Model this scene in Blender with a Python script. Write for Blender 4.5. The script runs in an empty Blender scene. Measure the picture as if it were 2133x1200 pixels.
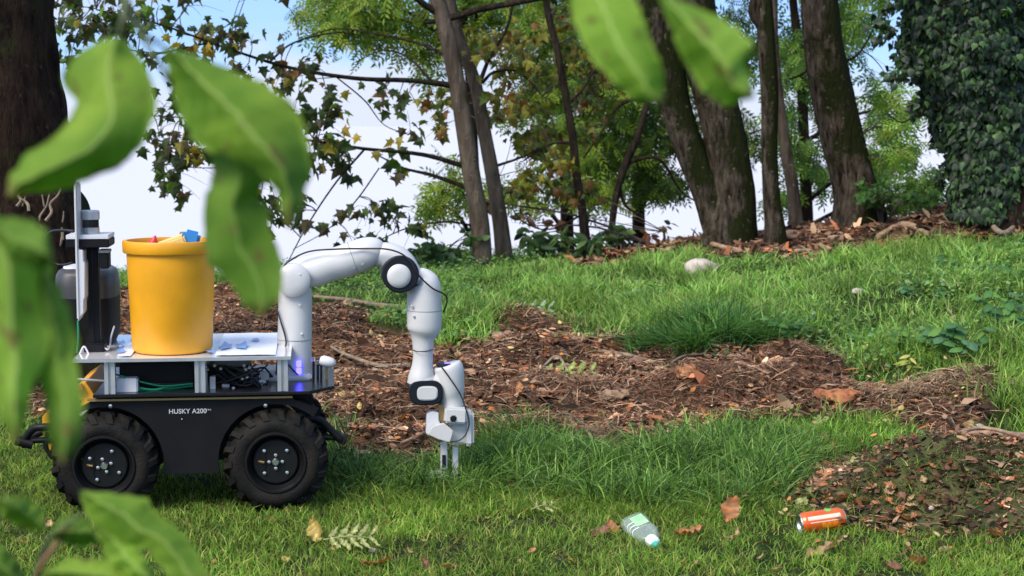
import bpy, bmesh, math, random
import numpy as np
from mathutils import Vector, Matrix, Quaternion
random.seed(7); rng = np.random.default_rng(11)
PI = math.pi
SC = bpy.context.scene
COL = SC.collection

# ------------------------------------------------------------------ camera, sky, sun, exposure
F = 3590.0; CX = 1066.5; CY = 600.0; CAMZ = 1.19
PITCH = math.atan((600 - 262) / F)
cam = bpy.data.cameras.new('camera'); camo = bpy.data.objects.new('camera', cam); COL.objects.link(camo)
cam.sensor_width = 36; cam.lens = 36 * F / 2133; cam.clip_end = 9000; cam.clip_start = 0.05
camo.location = (0, 0, CAMZ); camo.rotation_euler = (PI / 2 - PITCH, 0, 0)
cam.dof.use_dof = True; cam.dof.focus_distance = 5.6; cam.dof.aperture_fstop = 7.2
SC.camera = camo
SUN_EL = math.radians(48); SUN_AZ = math.radians(-140)      # azimuth from +Y, clockwise
w = bpy.data.worlds.new('World'); SC.world = w; w.use_nodes = True
nt = w.node_tree; N = nt.nodes; Lk = nt.links; N.clear()
def nn(t, **k):
    n = N.new(t)
    for a, b in k.items(): setattr(n, a, b)
    return n
out = nn('ShaderNodeOutputWorld'); bg = nn('ShaderNodeBackground'); Lk.new(bg.outputs[0], out.inputs[0])
bg.inputs[1].default_value = 0.1
tc = nn('ShaderNodeTexCoord')
add = nn('ShaderNodeVectorMath', operation='ADD'); add.inputs[1].default_value = (0, 0, 0.30)
nrm = nn('ShaderNodeVectorMath', operation='NORMALIZE')
sky = nn('ShaderNodeTexSky', sky_type='NISHITA'); sky.sun_disc = False
sky.sun_elevation = SUN_EL; sky.sun_rotation = SUN_AZ; sky.air_density = 1.0; sky.dust_density = 0.6; sky.ozone_density = 2.0
Lk.new(tc.outputs['Generated'], add.inputs[0]); Lk.new(add.outputs[0], nrm.inputs[0]); Lk.new(nrm.outputs[0], sky.inputs[0])
sep = nn('ShaderNodeSeparateXYZ'); Lk.new(tc.outputs['Generated'], sep.inputs[0])
mp = nn('ShaderNodeMapping'); mp.inputs['Scale'].default_value = (5, 5, 16); mp.inputs['Location'].default_value = (0.35, 0, 0.2)
Lk.new(tc.outputs['Generated'], mp.inputs[0])
no = nn('ShaderNodeTexNoise'); no.inputs['Scale'].default_value = 1.0; no.inputs['Detail'].default_value = 6; no.inputs['Roughness'].default_value = 0.5
Lk.new(mp.outputs[0], no.inputs['Vector'])
mr = nn('ShaderNodeMapRange', interpolation_type='SMOOTHSTEP'); mr.inputs[1].default_value = 0.008; mr.inputs[2].default_value = 0.046
Lk.new(sep.outputs[2], mr.inputs[0])
mr2 = nn('ShaderNodeMapRange', interpolation_type='SMOOTHSTEP'); mr2.inputs[1].default_value = 0.64; mr2.inputs[2].default_value = 0.49
Lk.new(no.outputs[0], mr2.inputs[0])
mul = nn('ShaderNodeMath', operation='MULTIPLY'); Lk.new(mr.outputs[0], mul.inputs[0]); Lk.new(mr2.outputs[0], mul.inputs[1])
mix = nn('ShaderNodeMix', data_type='RGBA'); mix.inputs['A'].default_value = (2.45, 2.66, 3.2, 1)
Lk.new(mul.outputs[0], mix.inputs['Factor']); Lk.new(sky.outputs[0], mix.inputs['B']); Lk.new(mix.outputs['Result'], bg.inputs[0])
sl = bpy.data.lights.new('sun', 'SUN'); sl.energy = 1.4; sl.angle = math.radians(28); sl.color = (1, .91, .76)
so = bpy.data.objects.new('sun', sl); COL.objects.link(so)
sd = Vector((math.sin(SUN_AZ) * math.cos(SUN_EL), math.cos(SUN_AZ) * math.cos(SUN_EL), math.sin(SUN_EL)))
so.rotation_euler = sd.to_track_quat('Z', 'Y').to_euler(); so.location = (0, 0, 20)
SC.view_settings.view_transform = 'Standard'; SC.view_settings.look = 'None'
SC.view_settings.exposure = 1.7; SC.view_settings.gamma = 1; SC.view_settings.use_curve_mapping = False
SC.render.resolution_x = 1024; SC.render.resolution_y = 576

# ------------------------------------------------------------------ pixel <-> world
cp, sp_ = math.cos(PITCH), math.sin(PITCH)
def ray(px, py):
    a = (px - CX) / F; b = (CY - py) / F
    return Vector((a, cp + b * sp_, -sp_ + b * cp))
def P(px, py, Y):                       # world point on the pixel's ray at distance Y
    d = ray(px, py); return Vector((0, 0, CAMZ)) + d * (Y / d.y)
def proj(x, y, z):
    zz = z - CAMZ
    dep = y * cp - zz * sp_; up = y * sp_ + zz * cp
    dep = np.maximum(dep, 1e-3)
    return CX + F * x / dep, CY - F * up / dep

# ------------------------------------------------------------------ numpy noise
def _h(ix, iy, s):
    n = (ix.astype(np.int64) * 374761393 + iy.astype(np.int64) * 668265263 + s * 1442695041) & 0x7fffffff
    n = ((n ^ (n >> 13)) * 1274126177) & 0x7fffffff
    return ((n ^ (n >> 16)) & 0xffff) / 65535.0
def vnoise(x, y, s=0):
    x = np.asarray(x, float); y = np.asarray(y, float)
    ix = np.floor(x); iy = np.floor(y); fx = x - ix; fy = y - iy
    fx = fx * fx * (3 - 2 * fx); fy = fy * fy * (3 - 2 * fy)
    a = _h(ix, iy, s); b = _h(ix + 1, iy, s); c = _h(ix, iy + 1, s); d = _h(ix + 1, iy + 1, s)
    return (a * (1 - fx) + b * fx) * (1 - fy) + (c * (1 - fx) + d * fx) * fy
def fbm(x, y, s=0, o=4):
    r = 0; a = .5
    for i in range(o):
        r = r + a * vnoise(x * 2 ** i + 17.3 * i, y * 2 ** i + 5.1 * i, s + i); a *= .5
    return r / (1 - .5 ** o)
def smooth(a, b, x):
    t = np.clip((x - a) / (b - a), 0, 1); return t * t * (3 - 2 * t)

# ------------------------------------------------------------------ terrain
YC = 12.5
cr_px = np.array([-2500, -200, 0, 250, 450, 600, 850, 1050, 1250, 1450, 1600, 1750, 1950, 2133, 2500, 4500])
cr_py = np.array([590, 585, 580, 575, 575, 560, 546, 537, 528, 505, 488, 470, 448, 420, 390, 380])
def zrow(py, Y):
    b = (CY - py) / F
    return CAMZ + Y * (-sp_ + b * cp) / (cp + b * sp_)
def base_z(x, Y):
    x = np.asarray(x, float); Y = np.asarray(Y, float)
    Yq = np.maximum(Y, 6.0)
    px = CX + F * x / Yq
    zc = zrow(np.interp(px, cr_px, cr_py), YC)
    t = smooth(5.9, YC, Y)
    z = zc * (0.45 * t + 0.55 * np.clip((Y - 5.9) / (YC - 5.9), 0, 1))
    d = np.maximum(Y - YC, 0)
    z = np.where(Y > YC, zc - 0.10 * d - 0.06 * d * d, z)
    return np.maximum(z, -3.2)
def G(px, py):                          # world point where a pixel's ray meets the base ground
    d = ray(px, py); Y = 4.0
    while Y < 40:
        z = CAMZ + d.z / d.y * Y
        if z <= float(base_z(d.x / d.y * Y, Y)): break
        Y += 0.02
    return Vector((d.x / d.y * Y, Y, CAMZ + d.z / d.y * Y))
MOUNDS = []
def mound(px, py, rx, ry, h):
    g = G(px, py); MOUNDS.append((g.x, g.y, rx, ry, h))
for m in [(1110, 700, .26, .22, .10), (960, 805, .45, .2, .12), (1180, 855, .30, .22, .12), (1340, 800, .3, .2, .10), (1440, 850, .22, .14, .09), (1050, 880, .2, .14, .09), (820, 850, .25, .2, .1), (1590, 845, .40, .20, .14),
          (1650, 780, .26, .16, .10), (1150, 925, .19, .12, .11), (1930, 855, .24, .14, .11), (2020, 1060, .34, .28, .19), (2180, 1010, .35, .3, .15), (1880, 1040, .16, .16, .06),
          (1760, 1040, .2, .25, .03), (760, 930, .25, .2, .05), (1480, 700, .5, .3, .06), (1000, 690, .25, .2, .07), (700, 700, .5, .4, .07),
          (1850, 640, .7, .5, .10), (2080, 760, .4, .5, .12), (1680, 465, .35, .3, .10), (2110, 425, .6, .4, .18), (350, 640, .6, .4, .06),
          (1200, 985, .4, .18, .05), (1500, 985, .35, .2, .04), (2110, 860, .3, .3, .08)]:
    mound(*m)
def inpoly(px, py, poly):
    r = np.zeros(np.shape(px), bool); n = len(poly); j = n - 1
    for i in range(n):
        xi, yi = poly[i]; xj, yj = poly[j]
        c = ((yi > py) != (yj > py)) & (px < (xj - xi) * (py - yi) / (yj - yi + 1e-9) + xi)
        r ^= c; j = i
    return r
MULCH = [(-700, 600), (240, 597), (560, 600), (650, 636), (770, 652), (790, 700), (900, 722), (1040, 718), (1060, 672), (1110, 660), (1170, 680), (1200, 716), (1500, 716),
         (1700, 732), (1760, 770), (1790, 812), (1880, 826), (1950, 800), (2020, 800), (2062, 832), (2060, 880), (2000, 935), (1960, 905), (1850, 885), (1700, 880), (1500, 898),
         (1400, 925), (1330, 960), (1210, 950), (1130, 930), (1060, 915), (1000, 965), (960, 985), (860, 990), (760, 975), (700, 930), (640, 880), (300, 870), (-700, 860)]
LITTER = [(1625, 1060), (1650, 1000), (1690, 968), (1850, 945), (2000, 950), (2133, 940), (2600, 930), (2600, 1130), (2133, 1120), (2000, 1130), (1850, 1125), (1790, 1105), (1720, 1095)]
CREST = [(1180, 528), (1250, 515), (1440, 498), (1480, 470), (1700, 440), (1950, 425), (2133, 380), (2600, 360), (2600, 475), (2133, 490), (1950, 510), (1850, 518), (1720, 540), (1640, 550), (1490, 538), (1420, 522), (1290, 545), (1200, 555)]
def masks(x, y):
    """1 = bare fibrous soil, for world points of the ground"""
    z = base_z(x, y)
    px, py = proj(x, y, z)
    jx = (fbm(x * 5, y * 5, 3) - .5) * 60; jy = (fbm(x * 5, y * 5, 9) - .5) * 34
    front = y > 3
    m = inpoly(px + jx, py + jy, MULCH) & front & (y < 12)
    l = inpoly(px + jx, py + jy, LITTER) & front & (y < 12)
    c = inpoly(px + jx * .5, py + jy * .4, CREST) & front & (y < 13.5)
    return m, l, c
def gz(x, y):
    x = np.asarray(x, float); y = np.asarray(y, float)
    z = base_z(x, y)
    for (mx, my, rx, ry, h) in MOUNDS:
        z = z + h * np.exp(-((x - mx) / rx) ** 2 - ((y - my) / ry) ** 2)
    m, l, c = masks(x, y)
    lump = (fbm(x * 3.2, y * 3.2, 21) - .5) * .17 + (np.abs(fbm(x * 11, y * 11, 5) - .5) - .1) * -.09
    z = z + np.where(m | c, lump - .01, np.where(l, lump * .4, (fbm(x * 2, y * 2, 30) - .5) * .03 * smooth(5.5, 7, y)))
    return z
def Gp(px, py, dz=0):
    g = G(px, py)
    for _ in range(3):
        z = float(gz(g.x, g.y)); d = ray(px, py); Y = max(3., (z - CAMZ) * d.y / d.z); 
        Y = 0.5 * Y + 0.5 * g.y
        g = Vector((d.x / d.y * Y, Y, 0))
    g.z = float(gz(g.x, g.y)) + dz
    return g

# ------------------------------------------------------------------ materials
def mat(name, col, rough=.6, metal=0, noise=0, nscale=40, bump=0, bscale=80, trans=0, coat=0, col2=None, emit=None, vcol=False, spec=None, alpha=None):
    m = bpy.data.materials.new(name); m.use_nodes = True
    t = m.node_tree; b = t.nodes['Principled BSDF']
    b.inputs['Roughness'].default_value = rough; b.inputs['Metallic'].default_value = metal
    b.inputs['Base Color'].default_value = (*col, 1)
    if spec is not None: b.inputs['Specular IOR Level'].default_value = spec
    if coat: b.inputs['Coat Weight'].default_value = coat
    src = None
    if vcol:
        a = t.nodes.new('ShaderNodeAttribute'); a.attribute_name = 'Col'; src = a.outputs['Color']
    if noise or col2:
        tc = t.nodes.new('ShaderNodeTexCoord'); nz = t.nodes.new('ShaderNodeTexNoise'); nz.inputs['Scale'].default_value = nscale; nz.inputs['Detail'].default_value = 6
        t.links.new(tc.outputs['Object'], nz.inputs['Vector'])
        mx = t.nodes.new('ShaderNodeMix'); mx.data_type = 'RGBA'
        r = t.nodes.new('ShaderNodeMapRange'); r.inputs[1].default_value = .38; r.inputs[2].default_value = .62
        t.links.new(nz.outputs[0], r.inputs[0]); t.links.new(r.outputs[0], mx.inputs['Factor'])
        if src is not None:
            t.links.new(src, mx.inputs['A'])
            v = t.nodes.new('ShaderNodeVectorMath'); v.operation = 'SCALE'; v.inputs['Scale'].default_value = 1 - noise
            t.links.new(src, v.inputs[0]); t.links.new(v.outputs[0], mx.inputs['B'])
        else:
            mx.inputs['A'].default_value = (*col, 1)
            mx.inputs['B'].default_value = (*(col2 or [c * (1 - noise) for c in col]), 1)
        src = mx.outputs['Result']
    if src is not None: t.links.new(src, b.inputs['Base Color'])
    if bump:
        tc = t.nodes.new('ShaderNodeTexCoord'); nz = t.nodes.new('ShaderNodeTexNoise'); nz.inputs['Scale'].default_value = bscale; nz.inputs['Detail'].default_value = 8
        bp = t.nodes.new('ShaderNodeBump'); bp.inputs['Strength'].default_value = bump; bp.inputs['Distance'].default_value = .01
        t.links.new(tc.outputs['Object'], nz.inputs['Vector']); t.links.new(nz.outputs[0], bp.inputs['Height']); t.links.new(bp.outputs[0], b.inputs['Normal'])
    if trans:                            # leaves: let light through
        o = t.nodes['Material Output']; tr = t.nodes.new('ShaderNodeBsdfTranslucent'); ms = t.nodes.new('ShaderNodeMixShader'); ms.inputs[0].default_value = trans
        tr.inputs[0].default_value = (*[min(1, c * 1.3) for c in col], 1)
        if src is not None:
            v = t.nodes.new('ShaderNodeVectorMath'); v.operation = 'MULTIPLY'; v.inputs[1].default_value = (1.5, 1.35, .7)
            t.links.new(src, v.inputs[0]); t.links.new(v.outputs[0], tr.inputs[0])
        t.links.new(b.outputs[0], ms.inputs[1]); t.links.new(tr.outputs[0], ms.inputs[2]); t.links.new(ms.outputs[0], o.inputs[0])
    if emit:
        b.inputs['Emission Color'].default_value = (*emit[:3], 1); b.inputs['Emission Strength'].default_value = emit[3]
    return m
M = {}
M['white'] = mat('arm_white', (.55, .555, .555), .34, noise=.05, nscale=9, bump=.02)
M['black'] = mat('black_paint', (.007, .007, .008), .5, spec=.22, noise=.3, nscale=12, bump=.03, bscale=300)
M['ring'] = mat('dark_ring', (.010, .012, .018), .5, spec=.2)
M['rubber'] = mat('tyre_rubber', (.008, .008, .008), .7, spec=.12, col2=(.018, .016, .013), nscale=14, bump=.3, bscale=120)
M['rim'] = mat('rim_black', (.007, .007, .008), .38, spec=.3, bump=.03)
M['steel'] = mat('bright_steel', (.65, .65, .63), .28, 1)
M['alu'] = mat('aluminium', (.62, .63, .62), .38, .75, noise=.1, nscale=30)
M['mirror'] = mat('polished_deck', (.9, .9, .92), .12, .45, bump=.03, bscale=6)
M['plate'] = mat('dark_plate', (.012, .012, .015), .25, .2)
M['yellow'] = mat('husky_yellow', (.75, .36, .02), .4)
M['bucket'] = mat('orange_plastic', (.78, .36, .012), .42, noise=.12, nscale=9, bump=.05, bscale=30)
M['red'] = mat('red_plastic', (.6, .03, .04), .4)
M['blue'] = mat('blue_card', (.03, .22, .55), .5)
M['cream'] = mat('cream_card', (.75, .55, .2), .5)
M['grey'] = mat('grey_plastic', (.22, .23, .23), .45, bump=.05)
M['lgrey'] = mat('light_plastic', (.6, .61, .64), .4)
M['led'] = mat('blue_led', (.05, .05, .9), .4, emit=(.06, .05, 1, 3))
M['print'] = mat('print_grey', (.55, .56, .57), .5)
M['cable'] = mat('black_cable', (.012, .012, .014), .5)
M['gcable'] = mat('green_cable', (.01, .25, .12), .5)
M['bronze'] = mat('brass', (.35, .24, .1), .4, .6)
M['lens'] = mat('lens_glass', (.01, .01, .015), .08, coat=1)
M['dirt'] = mat('dry_mud', (.12, .09, .06), .9)
M['stone'] = mat('pale_stone', (.50, .44, .38), .85, col2=(.33, .27, .22), nscale=12, bump=.5, bscale=25)
M['wood'] = mat('dead_wood', (.17, .11, .07), .85, col2=(.30, .2, .13), nscale=18, bump=.6, bscale=60)
M['wood_pale'] = mat('bare_wood', (.36, .24, .15), .8, col2=(.22, .13, .08), nscale=14, bump=.5, bscale=60)
M['bark_red'] = mat('rotten_bark', (.42, .16, .06), .8, col2=(.24, .08, .03), nscale=30, bump=.6, bscale=60)
M['twig'] = mat('twig', (.05, .035, .028), .8)
M['rootgrey'] = mat('root_grey', (.15, .12, .09), .85, col2=(.27, .20, .13), nscale=18, bump=.5)
M['grass'] = mat('grass_blades', (.1, .2, .03), .55, vcol=True, trans=.35, spec=.25)
M['leafs'] = mat('tree_leaves', (.05, .1, .02), .5, vcol=True, trans=.42, spec=.3)
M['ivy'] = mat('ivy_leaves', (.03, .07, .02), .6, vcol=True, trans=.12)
M['dry'] = mat('dry_leaves', (.3, .13, .05), .65, vcol=True, trans=.2, noise=.35, nscale=60)
M['chips'] = mat('mulch_chips', (.1, .06, .04), .9, vcol=True, spec=.15)

def bark(name, a, b, moss, mossamt, vs=1):
    m = bpy.data.materials.new(name); m.use_nodes = True; t = m.node_tree; n = t.nodes; l = t.links; bs = n['Principled BSDF']
    bs.inputs['Roughness'].default_value = .9; bs.inputs['Specular IOR Level'].default_value = .08
    tc = n.new('ShaderNodeTexCoord'); mp = n.new('ShaderNodeMapping'); mp.inputs['Scale'].default_value = (26 * vs, 26 * vs, 6.5 * vs)
    l.new(tc.outputs['Object'], mp.inputs[0])
    nz = n.new('ShaderNodeTexNoise'); nz.inputs['Scale'].default_value = 1; nz.inputs['Detail'].default_value = 9; nz.inputs['Roughness'].default_value = .65; l.new(mp.outputs[0], nz.inputs['Vector'])
    r = n.new('ShaderNodeValToRGB'); r.color_ramp.elements[0].position = .38; r.color_ramp.elements[0].color = (*a, 1); r.color_ramp.elements[1].position = .66; r.color_ramp.elements[1].color = (*b, 1)
    l.new(nz.outputs[0], r.inputs[0])
    n2 = n.new('ShaderNodeTexNoise'); n2.inputs['Scale'].default_value = 3.2; n2.inputs['Detail'].default_value = 9; n2.inputs['Roughness'].default_value = .7; l.new(tc.outputs['Object'], n2.inputs['Vector'])
    g = n.new('ShaderNodeNewGeometry'); sx = n.new('ShaderNodeSeparateXYZ'); l.new(g.outputs['Normal'], sx.inputs[0])
    ma = n.new('ShaderNodeMath'); ma.operation = 'MULTIPLY_ADD'; ma.inputs[1].default_value = .13; l.new(sx.outputs[0], ma.inputs[0]); l.new(n2.outputs[0], ma.inputs[2])
    mr = n.new('ShaderNodeMapRange'); mr.inputs[1].default_value = .62 - mossamt; mr.inputs[2].default_value = .70 - mossamt; l.new(ma.outputs[0], mr.inputs[0])
    mx = n.new('ShaderNodeMix'); mx.data_type = 'RGBA'; mx.inputs['B'].default_value = (*moss, 1); l.new(mr.outputs[0], mx.inputs['Factor']); l.new(r.outputs[0], mx.inputs['A'])
    # pale lichen flecks
    n3 = n.new('ShaderNodeTexNoise'); n3.inputs['Scale'].default_value = 26; n3.inputs['Detail'].default_value = 5; l.new(tc.outputs['Object'], n3.inputs['Vector'])
    m3 = n.new('ShaderNodeMapRange'); m3.inputs[1].default_value = .64; m3.inputs[2].default_value = .74; m3.inputs[4].default_value = .5; l.new(n3.outputs[0], m3.inputs[0])
    mx3 = n.new('ShaderNodeMix'); mx3.data_type = 'RGBA'; mx3.inputs['B'].default_value = (*[min(.5, c * 1.9 + .03) for c in b], 1)
    l.new(m3.outputs[0], mx3.inputs['Factor']); l.new(mx.outputs['Result'], mx3.inputs['A']); l.new(mx3.outputs['Result'], bs.inputs['Base Color'])
    bp = n.new('ShaderNodeBump'); bp.inputs['Strength'].default_value = 1; bp.inputs['Distance'].default_value = .06; l.new(nz.outputs[0], bp.inputs['Height']); l.new(bp.outputs[0], bs.inputs['Normal'])
    return m
M['bark_big'] = bark('bark_dark', (.010, .006, .005), (.045, .028, .018), (.03, .03, .012), -.02, 1)
M['bark_grey'] = bark('bark_smooth', (.065, .05, .038), (.15, .12, .09), (.045, .045, .018), -.0, .6)
M['bark_moss'] = bark('bark_mossy', (.014, .009, .006), (.115, .094, .070), (.016, .020, .005), .17, 1.2)
M['bark_dk'] = bark('bark_thin', (.016, .012, .009), (.05, .036, .026), (.03, .035, .012), .05, 1)

# ------------------------------------------------------------------ mesh helpers
def link(name, me, m=None, parent=None):
    o = bpy.data.objects.new(name, me); COL.objects.link(o)
    if m is not None and not me.materials: me.materials.append(m)
    if parent is not None: o.parent = parent
    return o
def tag(o, label=None, cat=None, group=None, kind=None):
    if label: o['label'] = label
    if cat: o['category'] = cat
    if group: o['group'] = group
    if kind: o['kind'] = kind
    return o
def empty(name, loc, rz=0, **k):
    o = bpy.data.objects.new(name, None); COL.objects.link(o); o.location = loc; o.rotation_euler = (0, 0, rz); o.empty_display_size = .1
    return tag(o, **k)
def tri_mesh(name, V, T, C=None, smooth_=False):
    V = np.asarray(V, np.float32); T = np.asarray(T, np.int32)
    k = T.shape[1]
    me = bpy.data.meshes.new(name); me.vertices.add(len(V)); me.vertices.foreach_set('co', V.ravel())
    me.loops.add(T.size); me.loops.foreach_set('vertex_index', T.ravel())
    me.polygons.add(len(T)); me.polygons.foreach_set('loop_start', np.arange(0, T.size, k, dtype=np.int32))
    me.polygons.foreach_set('use_smooth', np.full(len(T), smooth_, bool))
    if C is not None:
        a = me.color_attributes.new('Col', 'FLOAT_COLOR', 'POINT')
        a.data.foreach_set('color', np.concatenate([C, np.ones((len(C), 1))], 1).astype(np.float32).ravel())
    me.update(); me.validate()
    return me
class MB:
    def __init__(s): s.v = []; s.f = []
    def add(s, V, Fc):
        b = len(s.v); s.v += [tuple(v) for v in V]; s.f += [tuple(i + b for i in f) for f in Fc]; return s
    def box(s, c, d, R=None, bev=0):
        c = Vector(c); bm = bmesh.new(); bmesh.ops.create_cube(bm, size=1)
        for v in bm.verts: v.co = Vector((v.co.x * d[0], v.co.y * d[1], v.co.z * d[2]))
        if bev: bmesh.ops.bevel(bm, geom=bm.edges[:], offset=bev, segments=2, affect='EDGES')
        for v in bm.verts: v.co = (R @ v.co if R is not None else v.co) + c
        bm.verts.index_update(); s.add([v.co for v in bm.verts], [[v.index for v in f.verts] for f in bm.faces]); bm.free(); return s
    def tube(s, pts, r, n=10, cap=True, sub=0):
        pts = [Vector(p) for p in pts]
        rs = list(r) if hasattr(r, '__len__') else [r] * len(pts)
        if sub:
            np_, nr = [], []; tt_ = [0]
            for a, b in zip(pts, pts[1:]): tt_.append(tt_[-1] + max(1e-6, (b - a).length))
            q_ = len(pts); tg = []; tr = []
            for i in range(q_):
                a, b = max(i - 1, 0), min(i + 1, q_ - 1); tg.append((pts[b] - pts[a]) / (tt_[b] - tt_[a])); tr.append((rs[b] - rs[a]) / (tt_[b] - tt_[a]))
            for i in range(q_ - 1):
                h = tt_[i + 1] - tt_[i]
                for k in range(sub):
                    t = k / sub; h0 = 2 * t ** 3 - 3 * t * t + 1; h1 = t ** 3 - 2 * t * t + t; h2 = -2 * t ** 3 + 3 * t * t; h3 = t ** 3 - t * t
                    np_.append(pts[i] * h0 + tg[i] * (h1 * h) + pts[i + 1] * h2 + tg[i + 1] * (h3 * h))
                    nr.append(max(1e-4, min(max(rs[i], rs[i + 1]) * 1.04, rs[i] * h0 + tr[i] * h1 * h + rs[i + 1] * h2 + tr[i + 1] * h3 * h)))
            np_.append(pts[-1]); nr.append(rs[-1]); pts, rs = np_, nr
        V = []; Fc = []
        T = [(pts[min(i + 1, len(pts) - 1)] - pts[max(i - 1, 0)]).normalized() for i in range(len(pts))]
        u = T[0].orthogonal().normalized()
        for i, p in enumerate(pts):
            if i: u = (T[i - 1].rotation_difference(T[i]) @ u)
            u = (u - T[i] * u.dot(T[i])).normalized(); v = T[i].cross(u)
            for k in range(n):
                a = 2 * PI * k / n; V.append(p + (u * math.cos(a) + v * math.sin(a)) * rs[i])
        for i in range(len(pts) - 1):
            for k in range(n): Fc.append((i * n + k, i * n + (k + 1) % n, (i + 1) * n + (k + 1) % n, (i + 1) * n + k))
        if cap: Fc.append(tuple(range(n))[::-1]); Fc.append(tuple((len(pts) - 1) * n + k for k in range(n)))
        return s.add(V, Fc)
    def lathe(s, prof, o=(0, 0, 0), ax='Z', n=32, R=None):          # prof: (radius, height); closes at radius 0
        V = []; Fc = []; o = Vector(o)
        for (r, h) in prof:
            for k in range(n):
                a = 2 * PI * k / n; x, y = r * math.cos(a), r * math.sin(a)
                v = Vector((x, y, h)) if ax == 'Z' else (Vector((x, h, y)) if ax == 'Y' else Vector((h, x, y)))
                if R is not None: v = R @ v
                V.append(v + o)
        m = len(prof)
        for i in range(m - 1):
            for k in range(n): Fc.append((i * n + k, i * n + (k + 1) % n, (i + 1) * n + (k + 1) % n, (i + 1) * n + k))
        return s.add(V, Fc)
    def prism(s, poly, y0, y1):                                      # poly in (x, z), extruded along y
        n = len(poly); V = [(x, y0, z) for x, z in poly] + [(x, y1, z) for x, z in poly]
        Fc = [tuple(range(n)), tuple(range(n, 2 * n))[::-1]] + [(i, (i + 1) % n, n + (i + 1) % n, n + i) for i in range(n)]
        return s.add(V, Fc)
    def build(s, name, m, parent=None, smooth_=False, bev=0, label=None, ang=40):
        me = bpy.data.meshes.new(name); me.from_pydata(s.v, [], s.f); 
        bm = bmesh.new(); bm.from_mesh(me); bmesh.ops.recalc_face_normals(bm, faces=bm.faces[:])
        if bev:
            es = [e for e in bm.edges if len(e.link_faces) == 2 and e.calc_face_angle(0) > math.radians(30)]
            bmesh.ops.bevel(bm, geom=es, offset=bev, segments=2, affect='EDGES', clamp_overlap=True)
        if smooth_:
            for f in bm.faces: f.smooth = True
            for e in bm.edges:
                if len(e.link_faces) == 2 and e.calc_face_angle(0) > math.radians(ang): e.smooth = False
        bm.to_mesh(me); bm.free()
        o = link(name, me, m, parent)
        if label: o['label'] = label
        return o
def rotm(N_, tilt=1.0, up=None):
    """N random rotation matrices"""
    q = rng.normal(size=(N_, 4)); q /= np.linalg.norm(q, axis=1)[:, None]
    a, b, c, d = q.T
    return np.stack([np.stack([1 - 2 * (c * c + d * d), 2 * (b * c - a * d), 2 * (b * d + a * c)], -1), np.stack([2 * (b * c + a * d), 1 - 2 * (b * b + d * d), 2 * (c * d - a * b)], -1),
                     np.stack([2 * (b * d - a * c), 2 * (c * d + a * b), 1 - 2 * (b * b + c * c)], -1)], 1)
def frames(tip, nrmv):
    """columns: side, tip, normal"""
    tip = tip / np.linalg.norm(tip, axis=1)[:, None]
    s = np.cross(tip, nrmv); s /= np.linalg.norm(s, axis=1)[:, None] + 1e-9
    n = np.cross(s, tip)
    return np.stack([s, tip, n], -1)
def scatter(tv, tf, R, S, Pp, C):
    """instances of a template as one vertex/face array"""
    k = len(tv); V = np.einsum('nij,kj->nki', R, tv) * S[:, None, None] + Pp[:, None, :]
    T = (tf[None] + (np.arange(len(Pp)) * k)[:, None, None]).reshape(-1, tf.shape[1])
    return V.reshape(-1, 3), T, np.repeat(C, k, 0)
def fan(outline, ctr=(0, .4), bend=.12):
    o = np.array([(x, y, -bend * abs(x) - bend * y * y) for x, y in outline] + [(ctr[0], ctr[1], .04)])
    n = len(outline); return o, np.array([(i, (i + 1) % n, n) for i in range(n)])
mh = [(0, 0), (.10, .05), (.42, .02), (.30, .25), (.55, .48), (.27, .48), (.20, .62), (0, 1.0)]
MAPLE = fan(mh + [(-x, y) for x, y in mh[-2:0:-1]], bend=.26)
ih = [(0, .0), (.2, -.1), (.42, .12), (.36, .42), (.18, .62), (0, 1.0)]
IVY = fan(ih + [(-x, y) for x, y in ih[-2:0:-1]], (0, .3), .1)
lh = [(0, 0), (.15, .18), (.2, .42), (.14, .72), (0, 1.0)]
LANCE = fan(lh + [(-x, y) for x, y in lh[-2:0:-1]], (0, .45), .15)
OVAL = fan([(0, 0), (.28, .2), (.36, .45), (.22, .78), (0, 1.0), (-.22, .78), (-.36, .45), (-.28, .2)], (0, .45), .12)
# ash leaf: rachis with leaflets, each two triangles
def ashleaf():
    V = []; T = []
    for i in range(9):
        if i == 8: y = .8; a = 0
        else: y = .15 + .17 * (i // 2); a = (1 if i % 2 else -1) * 1.0
        L = .34 - .02 * abs(i // 2 - 2); d = np.array([math.sin(a), math.cos(a)]); s = np.array([d[1], -d[0]]) * .055; b = np.array([0, y]); z = -.12 * y * y
        V += [(*(b), z), (*(b + d * L * .45 + s), z - .01), (*(b + d * L), z - .06), (*(b + d * L * .45 - s), z - .01)]
        k = 4 * i; T += [(k, k + 1, k + 2), (k, k + 2, k + 3)]
    V += [(.006, 0, 0), (-.006, 0, 0), (0, .9, -.08)]; T.append((36, 37, 38))
    return np.array(V), np.array(T)
ASH = ashleaf()
def pick(cols, n, var=.25):
    c = np.array(cols)[rng.integers(0, len(cols), n)]
    return c * (1 + rng.uniform(-var, var, (n, 1)))

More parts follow.
